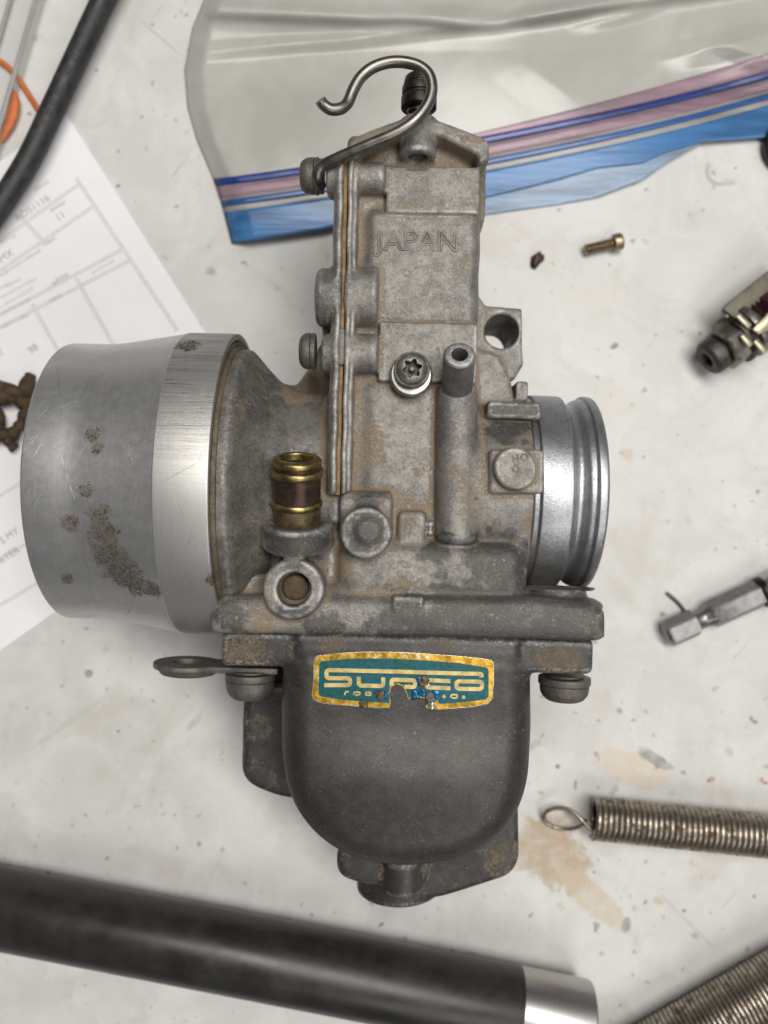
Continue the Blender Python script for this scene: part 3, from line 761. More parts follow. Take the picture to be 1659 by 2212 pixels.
# hooked wire lever
hk = [(693, 402, 50.5), (686, 386, 52.5), (688, 370, 53.2), (700, 356, 53.8), (730, 341, 55), (790, 315, 56.5), (850, 290, 57.5), (893, 263, 58), (922, 228, 58), (933, 195, 58), (927, 163, 58), (905, 143, 58), (872, 134, 58), (838, 135, 58), (805, 146, 58), (780, 166, 58), (764, 192, 58), (752, 220, 58), (737, 234, 58.5), (715, 236, 59), (699, 226, 59.5), (692, 216, 60)]
hw = sweep("hook_wire", spline([L(*p) for p in hk], 6), 1.08, M_steelwire, carb, 14)

# cable clip tab by the left bowl screw
clip = empty("cable_clip"); clip.parent = carb
cz = 40.0
lathe("washer", fillet([(0, 3.0), (0, 6.9), (1.15, 6.9), (1.15, 3.0)], .3, 3), M_dirtysteel, clip, (L(405, 1430, cz).x, L(405, 1441, cz).y, cz), (.02, 1, 0), 56)
lathe("grommet", fillet([(0, 2.0), (0, 5.6), (1.35, 6.4), (1.35, 2.0)], .3, 3), M_screw, clip, (L(407, 1440, cz).x, L(407, 1454, cz).y, cz), (.02, 1, 0), 56)
xa, xb_ = L(455, 1437, cz).x, L(606, 1442, cz).x; yc_ = L(530, 1440, cz).y
box("clip_arm", ((xa + xb_) / 2, yc_, cz), ((xb_ - xa) / 2, .62, 4.6), M_dirtysteel, clip, bev=.25)

# ---- cast lettering
def text_mesh(name, body_, size, mat, parent, loc, rz=0, extrude=.1, outline=0.0, space=1.0, sx=1.0, shear=0, align='CENTER'):
    cu = bpy.data.curves.new(name, 'FONT'); cu.body = body_; cu.size = size; cu.extrude = extrude
    cu.align_x = align; cu.align_y = 'CENTER'; cu.space_character = space; cu.shear = shear
    if outline: cu.fill_mode = 'NONE'; cu.bevel_depth = outline; cu.bevel_resolution = 1
    tmp = bpy.data.objects.new(name, cu); COL.objects.link(tmp)
    dg = bpy.context.evaluated_depsgraph_get(); me = bpy.data.meshes.new_from_object(tmp.evaluated_get(dg))
    bpy.data.objects.remove(tmp); bpy.data.curves.remove(cu)
    me.transform(Matrix.Diagonal((S * sx, S, S, 1)))
    o = link(name, me, mat, parent, loc=[c * S for c in loc], rot=(0, 0, rz)); sharp(o, 40); return o
q = L(902, 523, 50); text_mesh("cast_lettering", "JAPAN", 5.3, M_body, body, (q.x, q.y, 50.0), R(.3), extrude=0.0, outline=.21, space=1.03, sx=1.03)
q = L(1124, 990, 55.4); text_mesh("cast_lettering", "HO", 1.9, M_body, body, (q.x, q.y, 55.4), R(10), extrude=0, outline=.06, space=1.2)

# ---- badge
def z4(x, y): return L((1200 + x / 2.07375) / 1.8228, (2530 + y / 2.075) / 1.8228, 53.5)
ZP = 53.5
M_gold = Mat("badge_gold"); _n = M_gold.noise(.5, 5, .7); _c = M_gold.map(M_gold.noise(.9, 5, .75), .585, .63)
M_gold.set(Base_Color=M_gold.mix(_c, M_gold.mix(M_gold.map(_n, .38, .62), (.50, .285, .025), (.64, .41, .055)), (.70, .68, .63)), Roughness=M_gold.map(_n, .3, .7, .24, .42), Metallic=.75, Normal=M_gold.bump(M_gold.noise(1.4, 4, .7), .3, .15)); M_gold = M_gold.mat
M_goldpale = simple("badge_letter_gold", (.62, .48, .20), .38, .35, .25, .6, .1)
M_teal = Mat("badge_teal"); _n = M_teal.noise(.22, 4, .6); _g = M_teal.noise(1.6, 4, .6)
M_teal.set(Base_Color=M_teal.mix(M_teal.map(_n, .38, .62), (.004, .082, .080), (.004, .098, .130)), Roughness=M_teal.map(_g, .3, .7, .28, .5), Metallic=.25)
M_teal.b.inputs['Coat Weight'].default_value = .3; M_teal = M_teal.mat
M_silver = simple("badge_bare_edge", (.62, .60, .56), .32, .9, .4, 1.2, .3)
badge = empty("badge"); badge.parent = bowl; badge.location = (0, 0, 0)
outer = [(85, 125), (112, 108), (300, 88), (500, 77), (750, 79), (1000, 94), (1250, 111), (1420, 128), (1515, 143), (1538, 168), (1540, 300), (1530, 400), (1533, 455), (1490, 495), (1380, 520), (1200, 535), (1092, 545), (1000, 537), (985, 515), (1012, 490), (995, 455), (930, 448), (865, 452), (845, 462), (825, 405), (795, 352), (748, 336), (708, 358), (695, 400), (702, 480), (690, 532), (600, 530), (512, 524), (508, 490), (480, 478), (452, 495), (445, 515), (300, 507), (150, 492), (75, 462), (62, 430), (75, 310), (78, 200)]
inner = [(120, 172), (142, 150), (400, 128), (700, 128), (1000, 145), (1250, 165), (1480, 200), (1500, 217), (1500, 440), (1480, 462), (1300, 486), (1100, 500), (1085, 470), (990, 446), (930, 438), (868, 440), (848, 450), (832, 400), (800, 345), (748, 326), (700, 350), (686, 400), (693, 440), (688, 492), (500, 482), (300, 465), (140, 440), (112, 425)]
def flat(pts): return [tuple(z4(x, y).xy) for x, y in pts]
def thin(name, poly, z0, z1, mat, par): return prism(name, poly, z0, z1, mat, par, 0)
grow = [(x + (3 if x > 800 else -3), y + (4 if y > 300 else -4)) if not (600 < x < 1060 and y > 320) else (x, y) for x, y in outer]
thin("badge_back", flat([(x + random.uniform(-3, 3), y + random.uniform(-2, 3)) for x, y in grow]), ZP - .5, ZP + .10, M_silver, badge)
thin("badge_rim", flat(outer), ZP - .4, ZP + .2, M_gold, badge)
thin("badge_field", flat(inner), ZP, ZP + .235, M_teal, badge)
def strokes(name, paths, w, par=badge, mat=M_goldpale, z0=ZP + .1, z1=ZP + .30):
    bm = bmesh.new()
    for path, closed in paths:
        pts = fillet([Vector((x, y, 0)) for x, y in path], 24, 4, closed)
        pts = [Vector(p) for p in pts]; n = len(pts); rows = []
        for i, p in enumerate(pts):
            a = pts[i - 1] if (closed or i) else None; b = pts[(i + 1) % n] if (closed or i < n - 1) else None
            d1 = (p - a).normalized() if a is not None and (p - a).length > 1e-6 else None
            d2 = (b - p).normalized() if b is not None and (b - p).length > 1e-6 else None
            d = (d1 + d2).normalized() if d1 is not None and d2 is not None else (d1 or d2)
            nrm = Vector((-d.y, d.x, 0)); kk = 1.0
            if d1 is not None and d2 is not None: kk = min(1.5, 1 / max(.5, nrm.dot(Vector((-d1.y, d1.x, 0)))))
            row = []
            for sgn in (-1, 1):
                q_ = p + nrm * (sgn * w / 2 * kk); c_ = z4(q_.x, q_.y)
                row.append((bm.verts.new((c_.x, c_.y, z1)), bm.verts.new((c_.x, c_.y, z0))))
            rows.append(row)
        for i in range(n if closed else n - 1):
            A, B = rows[i], rows[(i + 1) % n]
            bm.faces.new((A[0][0], A[1][0], B[1][0], B[0][0]))
            bm.faces.new((A[0][0], B[0][0], B[0][1], A[0][1])); bm.faces.new((A[1][0], A[1][1], B[1][1], B[1][0]))
        if not closed:
            for A in (rows[0], rows[-1]): bm.faces.new((A[0][0], A[0][1], A[1][1], A[1][0]))
    me = from_bm(name, bm); o = link(name, me, mat, par, smooth=False); return o
W_ = 33
strokes("letter", [([(1440, 282), (1440, 254), (1100, 246), (800, 236), (178, 222), (178, 288), (371, 290), (371, 345), (160, 345)], False)], W_)
strokes("letter", [([(441, 278), (441, 348), (641, 353), (641, 282)], False)], W_)
strokes("letter", [([(708, 352), (708, 300), (900, 306), (900, 362), (812, 358)], False)], W_)
strokes("letter", [([(1188, 313), (992, 304), (992, 363), (1188, 371)], False)], W_)
strokes("letter", [([(1237, 314), (1445, 318), (1445, 378), (1237, 374)], True)], W_)
for q_ in ([([(326, 425), (334, 398), (360, 398)], False)], [([(398, 425), (405, 402), (452, 402), (447, 425), (412, 425)], False)], [([(498, 404), (540, 406), (538, 428), (496, 426)], True)],
           [([(1190, 448), (1196, 422), (1246, 424), (1241, 450), (1202, 450)], False)]):
    strokes("letter", q_, 13)
for (x, y) in ((1136, 438), (1296, 443)):
    c_ = z4(x, y); lathe("letter_dot", [(0, .02), (0, .34), (.3, .34), (.3, .02)], M_goldpale, badge, (c_.x, c_.y, ZP), (0, 0, 1), 14)
# torn, crumpled foil round the missing piece
def crumple(name, x, y, r_, mat, sq=.28):
    bm = bmesh.new(); bmesh.ops.create_icosphere(bm, subdivisions=3, radius=r_)
    for v in bm.verts:
        n_ = mnoise.noise(v.co * 1.3 / r_ + Vector((x, y, 0))) * .55 + mnoise.noise(v.co * 3.2 / r_) * .3
        v.co *= 1 + n_; v.co.z *= sq
    c_ = z4(x, y); return link(name, from_bm(name, bm), mat, badge, loc=(c_.x * S, c_.y * S, (ZP + .15) * S))
M_blue = simple("badge_bent_blue", (.006, .11, .25), .3, .5, .5, .8, .4)
for a in ((620, 425, 1.0, M_brass_old), (975, 320, 1.15, M_brass_old), (1030, 455, 1.1, M_screw), (480, 500, .9, M_brass_old)): crumple("torn_foil", *a)
for a in ((670, 435, .7, M_blue), (930, 300, .7, M_blue), (900, 430, .9, M_blue), (1070, 420, .8, M_blue), (1030, 510, .8, M_silver), (1000, 350, .5, M_silver), (960, 400, .8, M_blue), (850, 350, .4, M_gold)): crumple("torn_foil", *a)
# gouges left on the bowl below it
for (x, y, w_) in ((805, 555, 46), (870, 575, 36), (930, 645, 50), (1045, 655, 56), (985, 695, 36), (1060, 745, 44), (930, 520, 36)):
    c_ = z4(x, y)
    bm = bmesh.new(); bmesh.ops.create_icosphere(bm, subdivisions=2, radius=1)
    bmesh.ops.scale(bm, vec=(w_ / 2 / 2.074 / 1.8228 / 11.3, .42, .05), verts=bm.verts)
    link("gouge", from_bm("gouge", bm), M_bowl, bowl, loc=(c_.x * S, c_.y * S, 53.2 * S), rot=(0, 0, R(8)))

# ================================================================== THINGS ROUND IT
def axis_lathe(name, prof, mat, parent, a, d, seg=48, **k): return lathe(name, prof, mat, parent, a, d, seg, **k)

# ---- black tube with bright end
M_tube = Mat("black_anodised_tube"); _x, _y, _t = M_tube.sep()
_s = M_tube.noise(2.0, 4, .7, vec=M_tube.comb(M_tube.math('MULTIPLY', M_tube.math('ARCTAN2', _y, _x), 9), M_tube.math('MULTIPLY', _t, .03), 0.0))
_d = M_tube.noise(.12, 5, .65)
M_tube.set(Base_Color=M_tube.mix(M_tube.map(M_tube.math('ADD', M_tube.math('MULTIPLY', _s, .25), M_tube.math('MULTIPLY', _d, .75)), .35, .7), (.022, .021, .020), (.038, .037, .036)), Roughness=M_tube.map(_d, .3, .7, .30, .42), Metallic=.3, Normal=M_tube.bump(_s, .05, .05)); M_tube = M_tube.mat
M_bright = Mat("turned_bare_metal"); _x, _y, _t = M_bright.sep()
_s = M_bright.noise(2.4, 4, .7, vec=M_bright.comb(M_bright.math('MULTIPLY', M_bright.math('ARCTAN2', _y, _x), .4), _t, 0.0))
M_bright.set(Base_Color=M_bright.mix(_s, (.36, .352, .34), (.52, .51, .50)), Roughness=.36, Metallic=1.0, Normal=M_bright.bump(_s, .25, .05)); M_bright = M_bright.mat
ta = P(-200, 1921, 9.5); tb = P(1268, 2206, 11.0)
tube = empty("black_tube", (ta.x, ta.y, 0)); tag(tube, "black metal tube with a bare silver end along the bottom edge", "tube")
td = tb - ta; TL = td.length; t0 = Vector((0, 0, ta.z))
cut = (P(1117, 2176, 11) - ta).length
lathe("tube_shell", fillet([(0, 7.6), (0, 9.25), (cut, 9.25), (cut, 7.6)], .05, 2), M_tube, tube, tuple(t0), td, 96)
lathe("bare_end", fillet([(cut - .5, 7.6), (cut - .5, 9.2), (TL, 9.1), (TL, 7.6)], .5, 3), M_bright, tube, tuple(t0), td, 96)

# ---- extension springs
M_spring = Mat("spring_steel"); _n = M_spring.noise(.28, 6, .72); _r = M_spring.map(M_spring.noise(.5, 6, .75), .50, .62)
M_spring.set(Base_Color=M_spring.mix(_r, M_spring.mix(M_spring.map(_n, .3, .7), (.30, .265, .22), (.46, .41, .35)), (.10, .065, .035)), Metallic=M_spring.math('SUBTRACT', 1.0, M_spring.math('MULTIPLY', _r, .6)), Roughness=M_spring.mixf(_r, .34, .7), Normal=M_spring.bump(_n, .2, .1)); M_spring = M_spring.mat
def spring(name, a, b, ro, wr, pitch, label, loop):
    a = Vector(a); b = Vector(b); t_ = empty(name, (a.x, a.y, 0)); tag(t_, label, "spring", "springs on the bench")
    d = (b - a); Ln = d.length; d.normalize(); u = Vector((0, 0, 1)); w = d.cross(u).normalized(); u = w.cross(d); o0 = Vector((0, 0, a.z))
    turns = Ln / pitch; n = int(turns * 22); pts = []
    for i in range(n + 1):
        t = i / n; an = 2 * math.pi * turns * t
        pts.append(o0 + d * (Ln * t) + (w * math.cos(an) + u * math.sin(an)) * (ro - wr))
    sweep("coil", pts, wr, M_spring, t_, 8)
    if loop:
        lp = [Vector((p.x - a.x, p.y - a.y, p.z)) for p in loop]
        sweep("end_loop", spline(lp, 8), wr * .72, M_spring, t_, 10)
    return t_
sa = P(1281, 1767, 5.4); sb = P(1720, 1812, 6.4)
lp = [P(1276, 1792, 7), P(1262, 1777, 6.6), P(1240, 1755, 5.4), P(1215, 1745, 4.2), P(1190, 1748, 3.2), P(1175, 1760, 2.4), P(1180, 1776, 1.7), P(1203, 1788, 1.6), P(1232, 1790, 2.6), P(1255, 1783, 4), P(1266, 1772, 5)]
spring("extension_spring", sa, sb, 5.4, .72, 1.37, "close wound steel spring with its round end loop facing the carburettor bowl", lp)
sa = P(1208, 2392, 7.0); sb = P(1768, 2072, 7.0)
spring("extension_spring", sa, sb, 7.1, .60, 1.17, "thicker steel spring cut off by the lower right corner of the picture", None)

# ---- hex driver bit
M_bit = simple("grey_tool_steel", (.235, .23, .23), .34, .85, .2, .5, .1)
ha = P(1437, 1372, 3.4); hd = P(1720, 1245, 3.4) - ha
bit = empty("driver_bit", (ha.x, ha.y, 0)); tag(bit, "grey hexagonal driver bit with a round detent neck at the right edge", "driver bit")
def hexrod(name, segs, mat, parent, rot=0):
    """segs: (t, r) rings of a six sided bar"""
    V = []; Q = []; n = len(segs)
    for t, r_ in segs:
        for k in range(6):
            a = math.pi / 3 * k + rot; V.append((r_ * math.cos(a), r_ * math.sin(a), t))
    for i in range(n - 1):
        for k in range(6): Q.append((i * 6 + k, i * 6 + (k + 1) % 6, (i + 1) * 6 + (k + 1) % 6, (i + 1) * 6 + k))
    me = mesh_np(name, V, Q); bm = bmesh.new(); bm.from_mesh(me); bm.verts.ensure_lookup_table()
    bm.faces.new([bm.verts[k] for k in range(6)]); bm.faces.new([bm.verts[(n - 1) * 6 + k] for k in range(6)])
    bmesh.ops.recalc_face_normals(bm, faces=bm.faces)
    bmesh.ops.bevel(bm, geom=[e for e in bm.edges if e.calc_face_angle(0) > R(30)], offset=.18 * S, segments=2, affect='EDGES')
    bm.to_mesh(me); bm.free()
    return me
def put_axis(name, me, mat, parent, org, d): o = link(name, me, mat, parent, matrix=frame(org, d)); sharp(o, 30); return o
put_axis("hex_shank", hexrod("hex_shank", [(0, 2.6), (.8, 3.55), (8.2, 3.6)], M_bit, bit), M_bit, bit, (0, 0, 3.4), hd)
lathe("neck", fillet([(7.6, .1), (7.6, 3.1), (9, 2.5), (10.5, 2.35), (12.2, 2.9), (13, 3.2), (13, .1)], .5, 3), M_bit, bit, (0, 0, 3.4), hd, 32)
put_axis("hex_shank", hexrod("hex_shank", [(12.2, 3.1), (13.2, 3.66), (26.5, 3.66)], M_bit, bit), M_bit, bit, (0, 0, 3.4), hd)
lathe("collar", fillet([(26, .1), (26, 3.9), (27.4, 4.1), (27.4, .1)], .2, 2), M_black, bit, (0, 0, 3.9), hd, 32)
lathe("sleeve", fillet([(27.3, .1), (27.3, 4.0), (40, 4.0), (40, .1)], .3, 2), M_bright, bit, (0, 0, 3.9), hd, 32)
M_burr = simple("dull_burr", (.13, .14, .12), .6, .5)
bp_ = [P(1440, 1281, .4), P(1452, 1290, .8), P(1466, 1303, .6), P(1478, 1318, .5), P(1486, 1328, .4)]
b_ = sweep("metal_burr", spline(bp_, 5), .42, M_burr, None, 6); tag(b_, "thin curled metal shaving above the driver bit neck", "shaving")

# ---- small screw and red chip
M_smallscrew = simple("yellowed_screw", (.34, .27, .19), .4, .9, .3, .8, .1)
s0 = P(1262, 540, 1.9); s1 = P(1344, 521, 2.2); sd = s1 - s0
scw = empty("small_screw", (s0.x, s0.y, 0)); tag(scw, "little cheese head machine screw lying above the spigot", "screw")
SL = sd.length
prof = [(0, .05), (0, 1.0)]
t = .2
while t < SL - 2.4: prof += [(t, 1.05), (t + .3, 1.45), (t + .6, 1.05)]; t += .62
prof += [(SL - 2.3, 1.4), (SL - 2.3, .05)]
lathe("shank", prof, M_smallscrew, scw, (0, 0, 1.9), sd, 20)
lathe("head", fillet([(SL - 2.4, .05), (SL - 2.4, 2.15), (SL - .3, 2.15), (SL, 1.8), (SL, .05)], .3, 3), M_smallscrew, scw, (0, 0, 2.1), sd, 24)
def lump(name, px, py, sx, sy, sz, rz, mat, seed=0, amt=.35, label=None, cat=None):
    bm = bmesh.new(); bmesh.ops.create_icosphere(bm, subdivisions=3, radius=1)
    for v in bm.verts:
        v.co *= 1 + amt * mnoise.noise(v.co * 1.4 + Vector((seed, seed * 2, 0))) + amt * .5 * mnoise.noise(v.co * 4 + Vector((seed, 0, 0)))
    bmesh.ops.scale(bm, vec=(sx, sy, sz), verts=bm.verts)
    w = P(px, py, 0); o = link(name, from_bm(name, bm), mat, None, loc=(w.x * S, w.y * S, sz * .8 * S), rot=(0, 0, rz))
    if label: tag(o, label, cat)
    return o
M_redchip = simple("dark_red_plastic", (.045, .012, .016), .45, 0, .5, .8, .4)
lump("plastic_chip", 1160, 563, 2.2, 1.4, .9, R(55), M_redchip, 3, .45, "small dark red crumb beside the little machine screw", "crumb")

# ---- cable fitting at the right edge
M_fit = simple("dirty_nickel", (.27, .25, .215), .42, .85, .5, .35, .3)
M_fitd = simple("fitting_dark_steel", (.085, .08, .07), .5, .7, .5, .4, .3)
M_cream = simple("fitting_cream_and_glint", (.34, .30, .225), .38, .7, .3, .5, .1)  # lever metal, also the colour of the painted collar highlights
M_olive = simple("fitting_olive_plate", (.135, .125, .095), .55, .4, .35, .3, .3)
fa = P(1532, 776, 8); fd = P(1700, 655, 8) - fa
fit = empty("cable_fitting", (fa.x, fa.y, 0)); tag(fit, "greasy threaded metal fitting with hex nut at the right edge of the bench", "fitting")
O = (0, 0, 6.6)
lathe("barrel", fillet([(1.5, 1.7), (0, 1.9), (-.2, 3.7), (.6, 4.5), (3.5, 4.6), (3.5, 1.7), (3.4, .02)], .3, 3)[0:], M_fitd, fit, O, fd, 40, closed=False)
lathe("spacer", fillet([(3.2, .1), (3.2, 3.8), (4.6, 3.8), (4.6, .1)], .3, 2), M_black, fit, O, fd, 40)
put_axis("hex_nut", hexrod("hex_nut", [(4.4, 5.4), (4.9, 6.2), (8.2, 6.3), (8.7, 5.6)], M_fit, fit, .3), M_fit, fit, O, fd)
lathe("flange", fillet([(8.5, .1), (8.5, 6.6), (9.8, 6.6), (9.8, .1)], .3, 2), M_fitd, fit, O, fd, 40)
prof = [(9.6, .1)]
for i in range(10): prof += [(9.7 + i * 1.1, 5.0), (10.2 + i * 1.1, 5.7), (10.7 + i * 1.1, 5.0)]
prof += [(20.9, .1)]
lathe("thread", prof, M_fit, fit, O, fd, 40)
lathe("collar", fillet([(11.5, 5.0), (11.5, 7.0), (13.6, 7.0), (13.6, 5.0)], .4, 2), M_fit, fit, O, fd, 40)
lathe("bellows", [(14.5, .1), (14.6, 5.9), (15.2, 6.5), (15.8, 5.7), (16.4, 6.6), (17.0, 5.7), (17.6, 6.6), (30, 6.3), (30, .1)], M_redchip, fit, O, fd, 40)
def flatplate(name, pts, z, th, mat, parent, o): 
    return prism(name, [(P(x, y, z).x - o.x, P(x, y, z).y - o.y) for x, y in pts], z - th, z, mat, parent, .3)
flatplate("bracket_plate", [(1563, 668), (1572, 655), (1606, 628), (1660, 585), (1720, 540), (1720, 590), (1660, 640), (1590, 690)], 10.5, 2, M_olive, fit, fa)
flatplate("bracket_tab", [(1566, 672), (1590, 655), (1612, 676), (1590, 700), (1572, 700)], 9.5, 2.5, M_fit, fit, fa)
for (x, y, an, ln) in ((1607, 693, -45, 3.6), (1613, 735, -50, 3.0), (1643, 748, -48, 3.4)):
    c_ = P(x, y, 13.6); q = box("collar_glint", (0, 0, 0), (ln * .6, .8, .5), M_cream, fit, .42); q.location = ((c_.x - fa.x) * S, (c_.y - fa.y) * S, 13.4 * S); q.rotation_euler = (0, 0, R(an))  # pale bars standing in for highlights on the ribbed collar
flatplate("lever", [(1626, 712), (1640, 695), (1660, 675), (1700, 640), (1710, 665), (1665, 712), (1640, 722)], 15.0, 1.6, M_cream, fit, fa)

# ---- black hose, top left
M_rub = Mat("black_rubber"); _n = M_rub.noise(.4, 5, .65)
M_rub.set(Base_Color=M_rub.mix(M_rub.map(_n, .35, .7), (.012, .012, .013), (.034, .034, .036)), Roughness=M_rub.map(_n, .3, .7, .45, .65), Normal=M_rub.bump(M_rub.noise(1.5, 3), .2, .1)); M_rub = M_rub.mat
hz = 5.0
hose = sweep("rubber_hose", spline([P(310, -180, hz), P(268, -90, hz), P(222, 4, hz), P(172, 111, hz), P(120, 223, hz), P(70, 330, hz), P(24, 408, hz), P(-40, 500, hz), P(-130, 610, hz)], 8), 2.9, M_rub, None, 40)
tag(hose, "thick black rubber hose crossing the corner of the paper form", "hose")
M_hp = simple("hose_print_grey", (.055, .055, .058), .6, 0, .3)
def on_hose(px, py, w, h_, an):
    z = hz + 2.78; c_ = P(px, py, z); q = box("print_mark", (0, 0, 0), (w, h_, .16), M_hp, hose, .1); q.location = (c_.x * S, c_.y * S, z * S); q.rotation_euler = (R(0), R(0), R(an))
for i, (x, y) in enumerate(((170, 100), (160, 122), (148, 150), (125, 198), (115, 220), (106, 240))): on_hose(x, y, .55 + .25 * (i < 2), .9, -28)

# ---- paper form
M_paper = simple("white_form_paper", (.80, .80, .82), .85, 0, .03, .05, .05)
M_line = simple("form_grey_line", (.66, .66, .68), .8, 0, .06)
M_ink = simple("form_ink", (.40, .40, .42), .7, 0, .2)
def pz(x, y): return (x / 3.780, 384 + y / 3.780)
pc = [(157, 262), (560, 838), (-370, 1585), (-360, 600)]
pc = [(143, 246), (556, 862), (560, 1010), (100, 1335), (-400, 1672), (-400, 630)]
pc = [(143, 247), (602, 968), (230, 1243), (-480, 1745), (-940, 1020)]
_sc = [P(x, y, .3) for x, y in pc]
o0 = P(143, 247, 0)
paper = prism("paper_form", [(p.x - o0.x, p.y - o0.y) for p in _sc], .05, .3, M_paper, None, 0); paper.location = (o0.x * S, o0.y * S, 0)
tag(paper, "white printed form with ruled boxes under the bell mouth and hose", "paper form")
def pstrip(a, b, w, mat=M_line, z=.34, name="ruled_line"):
    A = P(*a, z); B = P(*b, z); d = (B - A).normalized(); n_ = Vector((-d.y, d.x, 0)) * w / 2
    pts = [A + n_, B + n_, B - n_, A - n_]
    return prism(name, [(p.x - o0.x, p.y - o0.y) for p in pts][::-1], z - .05, z, mat, paper, 0)
for a, b in (((620, 0), (1450, 1250)), ((620, 820), (935, 1380)), ((262, 1030), (480, 1420)), ((160, 300), (350, 520)), ((-100, 1250), (20, 1450))):
    pstrip(pz(*a), pz(*b), 1.15)
for a, b in (((-150, 620), (650, 50)), ((-150, 860), (775, 225)), ((-150, 1200), (1000, 585)), ((-150, 1290 + 10), (1065, 672))):
    pstrip(pz(*a), pz(*b), 1.0, z=.345)
for a, b in (((-60, 1125), (110, 1030)), ((-60, 1222), (118, 1128)), ((-60, 1180 + 90), (130, 1168)), ((-60, 1260), (150, 1140 + 5))): pass
pstrip((-60, 1107), (70, 1028), .8, z=.35); pstrip((-40, 1232), (90, 1155), .8, z=.35); pstrip((-40, 1330), (105, 1246), .9, z=.35)
TA = R(34)
def ptext(s_, x, y, size, raw=False, bold=False):
    px, py = (x, y) if raw else pz(x, y); c_ = P(px, py, .35)
    return text_mesh("printing", s_, size, M_ink, paper, (c_.x - o0.x, c_.y - o0.y, .37), TA, extrude=.015, outline=.0)
ptext("RO51116", 265, 250, 2.6); ptext("11", 495, 318, 2.6); ptext("MX", 50, 640, 2.8); ptext("white", 490, 825, 2.2); ptext("98", 270, 1398, 2.6)
ptext("RTER", 20, 1200, 2.6, True); ptext("S MY", 20, 1158, 2.6, True)
def scrib(x0, y0, x1, y1, n):
    """rows of small illegible print"""
    for i in range(n):
        t = (i + .5) / n; x = x0 + (x1 - x0) * t; y = y0 + (y1 - y0) * t; hh = random.uniform(9, 17)
        pstrip(pz(x - hh * .5, y - hh * .83), pz(x + hh * .5, y + hh * .83), .22, M_ink, .355, "print_mark")
scrib(410, 270, 535, 195, 9); scrib(0, 800, 330, 590, 20); scrib(345, 550, 455, 490, 8); scrib(750, 780, 930, 675, 10); scrib(405, 1010, 500, 955, 7)
scrib(0, 900, 170, 830, 9); scrib(0, 980, 300, 820, 14); scrib(0, 1060, 270, 900, 12); scrib(0, 1110, 250, 990, 10); scrib(0, 1225, 235, 1120, 12); scrib(0, 530, 130, 470, 6); scrib(280, 100, 400, 30, 7)

# ---- zip bag
M_film = Mat("bag_film")
_n = M_film.noise(.05, 5, .6, .8); 
M_film.set(Base_Color=M_film.mix(M_film.map(_n, .35, .7), (.52, .515, .475), (.60, .595, .565)), Roughness=.24, Alpha=.62, Normal=M_film.bump(M_film.noise(.035, 3, .5, .5), .25, 1.2))
M_film.b.inputs['Specular IOR Level'].default_value = .5; M_film = M_film.mat
def lipmat(name, col, alpha, rough=.3):
    m = Mat(name); n_ = m.noise(.25, 4, .6, vec=m.vmath('MULTIPLY', m.vec, (.12, 1.0, 1)))
    m.set(Base_Color=m.mix(m.map(n_, .35, .65), tuple(c * .75 for c in col), tuple(min(1, c * 1.25) for c in col)), Roughness=rough, Alpha=alpha, Normal=m.bump(n_, .4, .5)); return m.mat
M_lip = lipmat("bag_blue_lip", (.06, .19, .42), .80); M_lip2 = lipmat("bag_pale_blue_lip", (.26, .36, .50), .80)
M_zb = lipmat("bag_zip_navy", (.018, .04, .20), .95); M_zp = lipmat("bag_zip_pink", (.36, .205, .285), .58); M_zb2 = lipmat("bag_zip_blue", (.02, .085, .27), 1); M_zc = lipmat("bag_zip_clear", (.42, .41, .40), .55)
XS = [380, 462, 760, 1065, 1350, 1659, 2000]
def lf(ys): 
    return lambda x: float(np.interp(x, XS, ys))
def smooth_l(ys):
    c_ = np.polyfit(XS[1:6], ys[1:6], 3); return lambda x: float(np.polyval(c_, min(max(x, 440), 1800)))
lA = smooth_l([0, 392, 349, 297, 236, 160, 0]); lB = smooth_l([0, 441, 398, 345, 286, 206, 0]); 
def lE(x): return float(np.interp(x, [440, 500, 720, 1065, 1200, 1290, 1390, 1440, 1520, 1659, 1800], [533, 525, 492, 463, 445, 428, 388, 350, 306, 296, 280]))
CREASES = [(380, 118, 760, 84, .8, 22), (700, 92, 1075, 48, .9, 22), (1075, 48, 1340, 0, 2.0, 20), (1075, 48, 820, 18, 1.6, 26), (1240, 62, 1420, 20, .7, 20), (1440, 130, 1720, 60, 1.3, 34), (1500, 80, 1760, 150, 1.0, 30), (540, 180, 650, 340, .5, 60), (1100, 110, 1260, 230, .5, 70)]
def bagz(px, py):
    z = 2.2 + 1.4 * math.sin(px * .006 + 1) * math.sin(py * .011) + 1.2 * math.sin(px * .0023 + py * .004)
    ridge = 48 - (1070 - px) * .045 if px < 1070 else 48 - (px - 1070) * .16
    z += 2.6 * math.exp(-((py - ridge) / 20) ** 2) * (1 - .55 * math.exp(-((px - 1070) / 60) ** 2))
    z += 1.6 * max(0, 1 - (py + 40) / 150) if py < 110 else 0
    z += 3 * math.exp(-((px - 1659) / 160) ** 2 - ((py - 110) / 70) ** 2)
    for (x0, y0, x1, y1, a_, w_) in CREASES:
        dx, dy = x1 - x0, y1 - y0; L2 = dx * dx + dy * dy; t = ((px - x0) * dx + (py - y0) * dy) / L2
        if -.1 < t < 1.1:
            d_ = abs((px - x0) * dy - (py - y0) * dx) / math.sqrt(L2); z += a_ * max(0, 1 - d_ / w_) * math.sin(math.pi * (t + .1) / 1.2)
    e = max(0, min(1, (px - left(py)) / 40)); return .7 + z * e
def left(py): return float(np.interp(py, [-120, 0, 60, 150, 230, 300, 390, 440, 525], [500, 440, 415, 398, 404, 424, 462, 478, 500]))
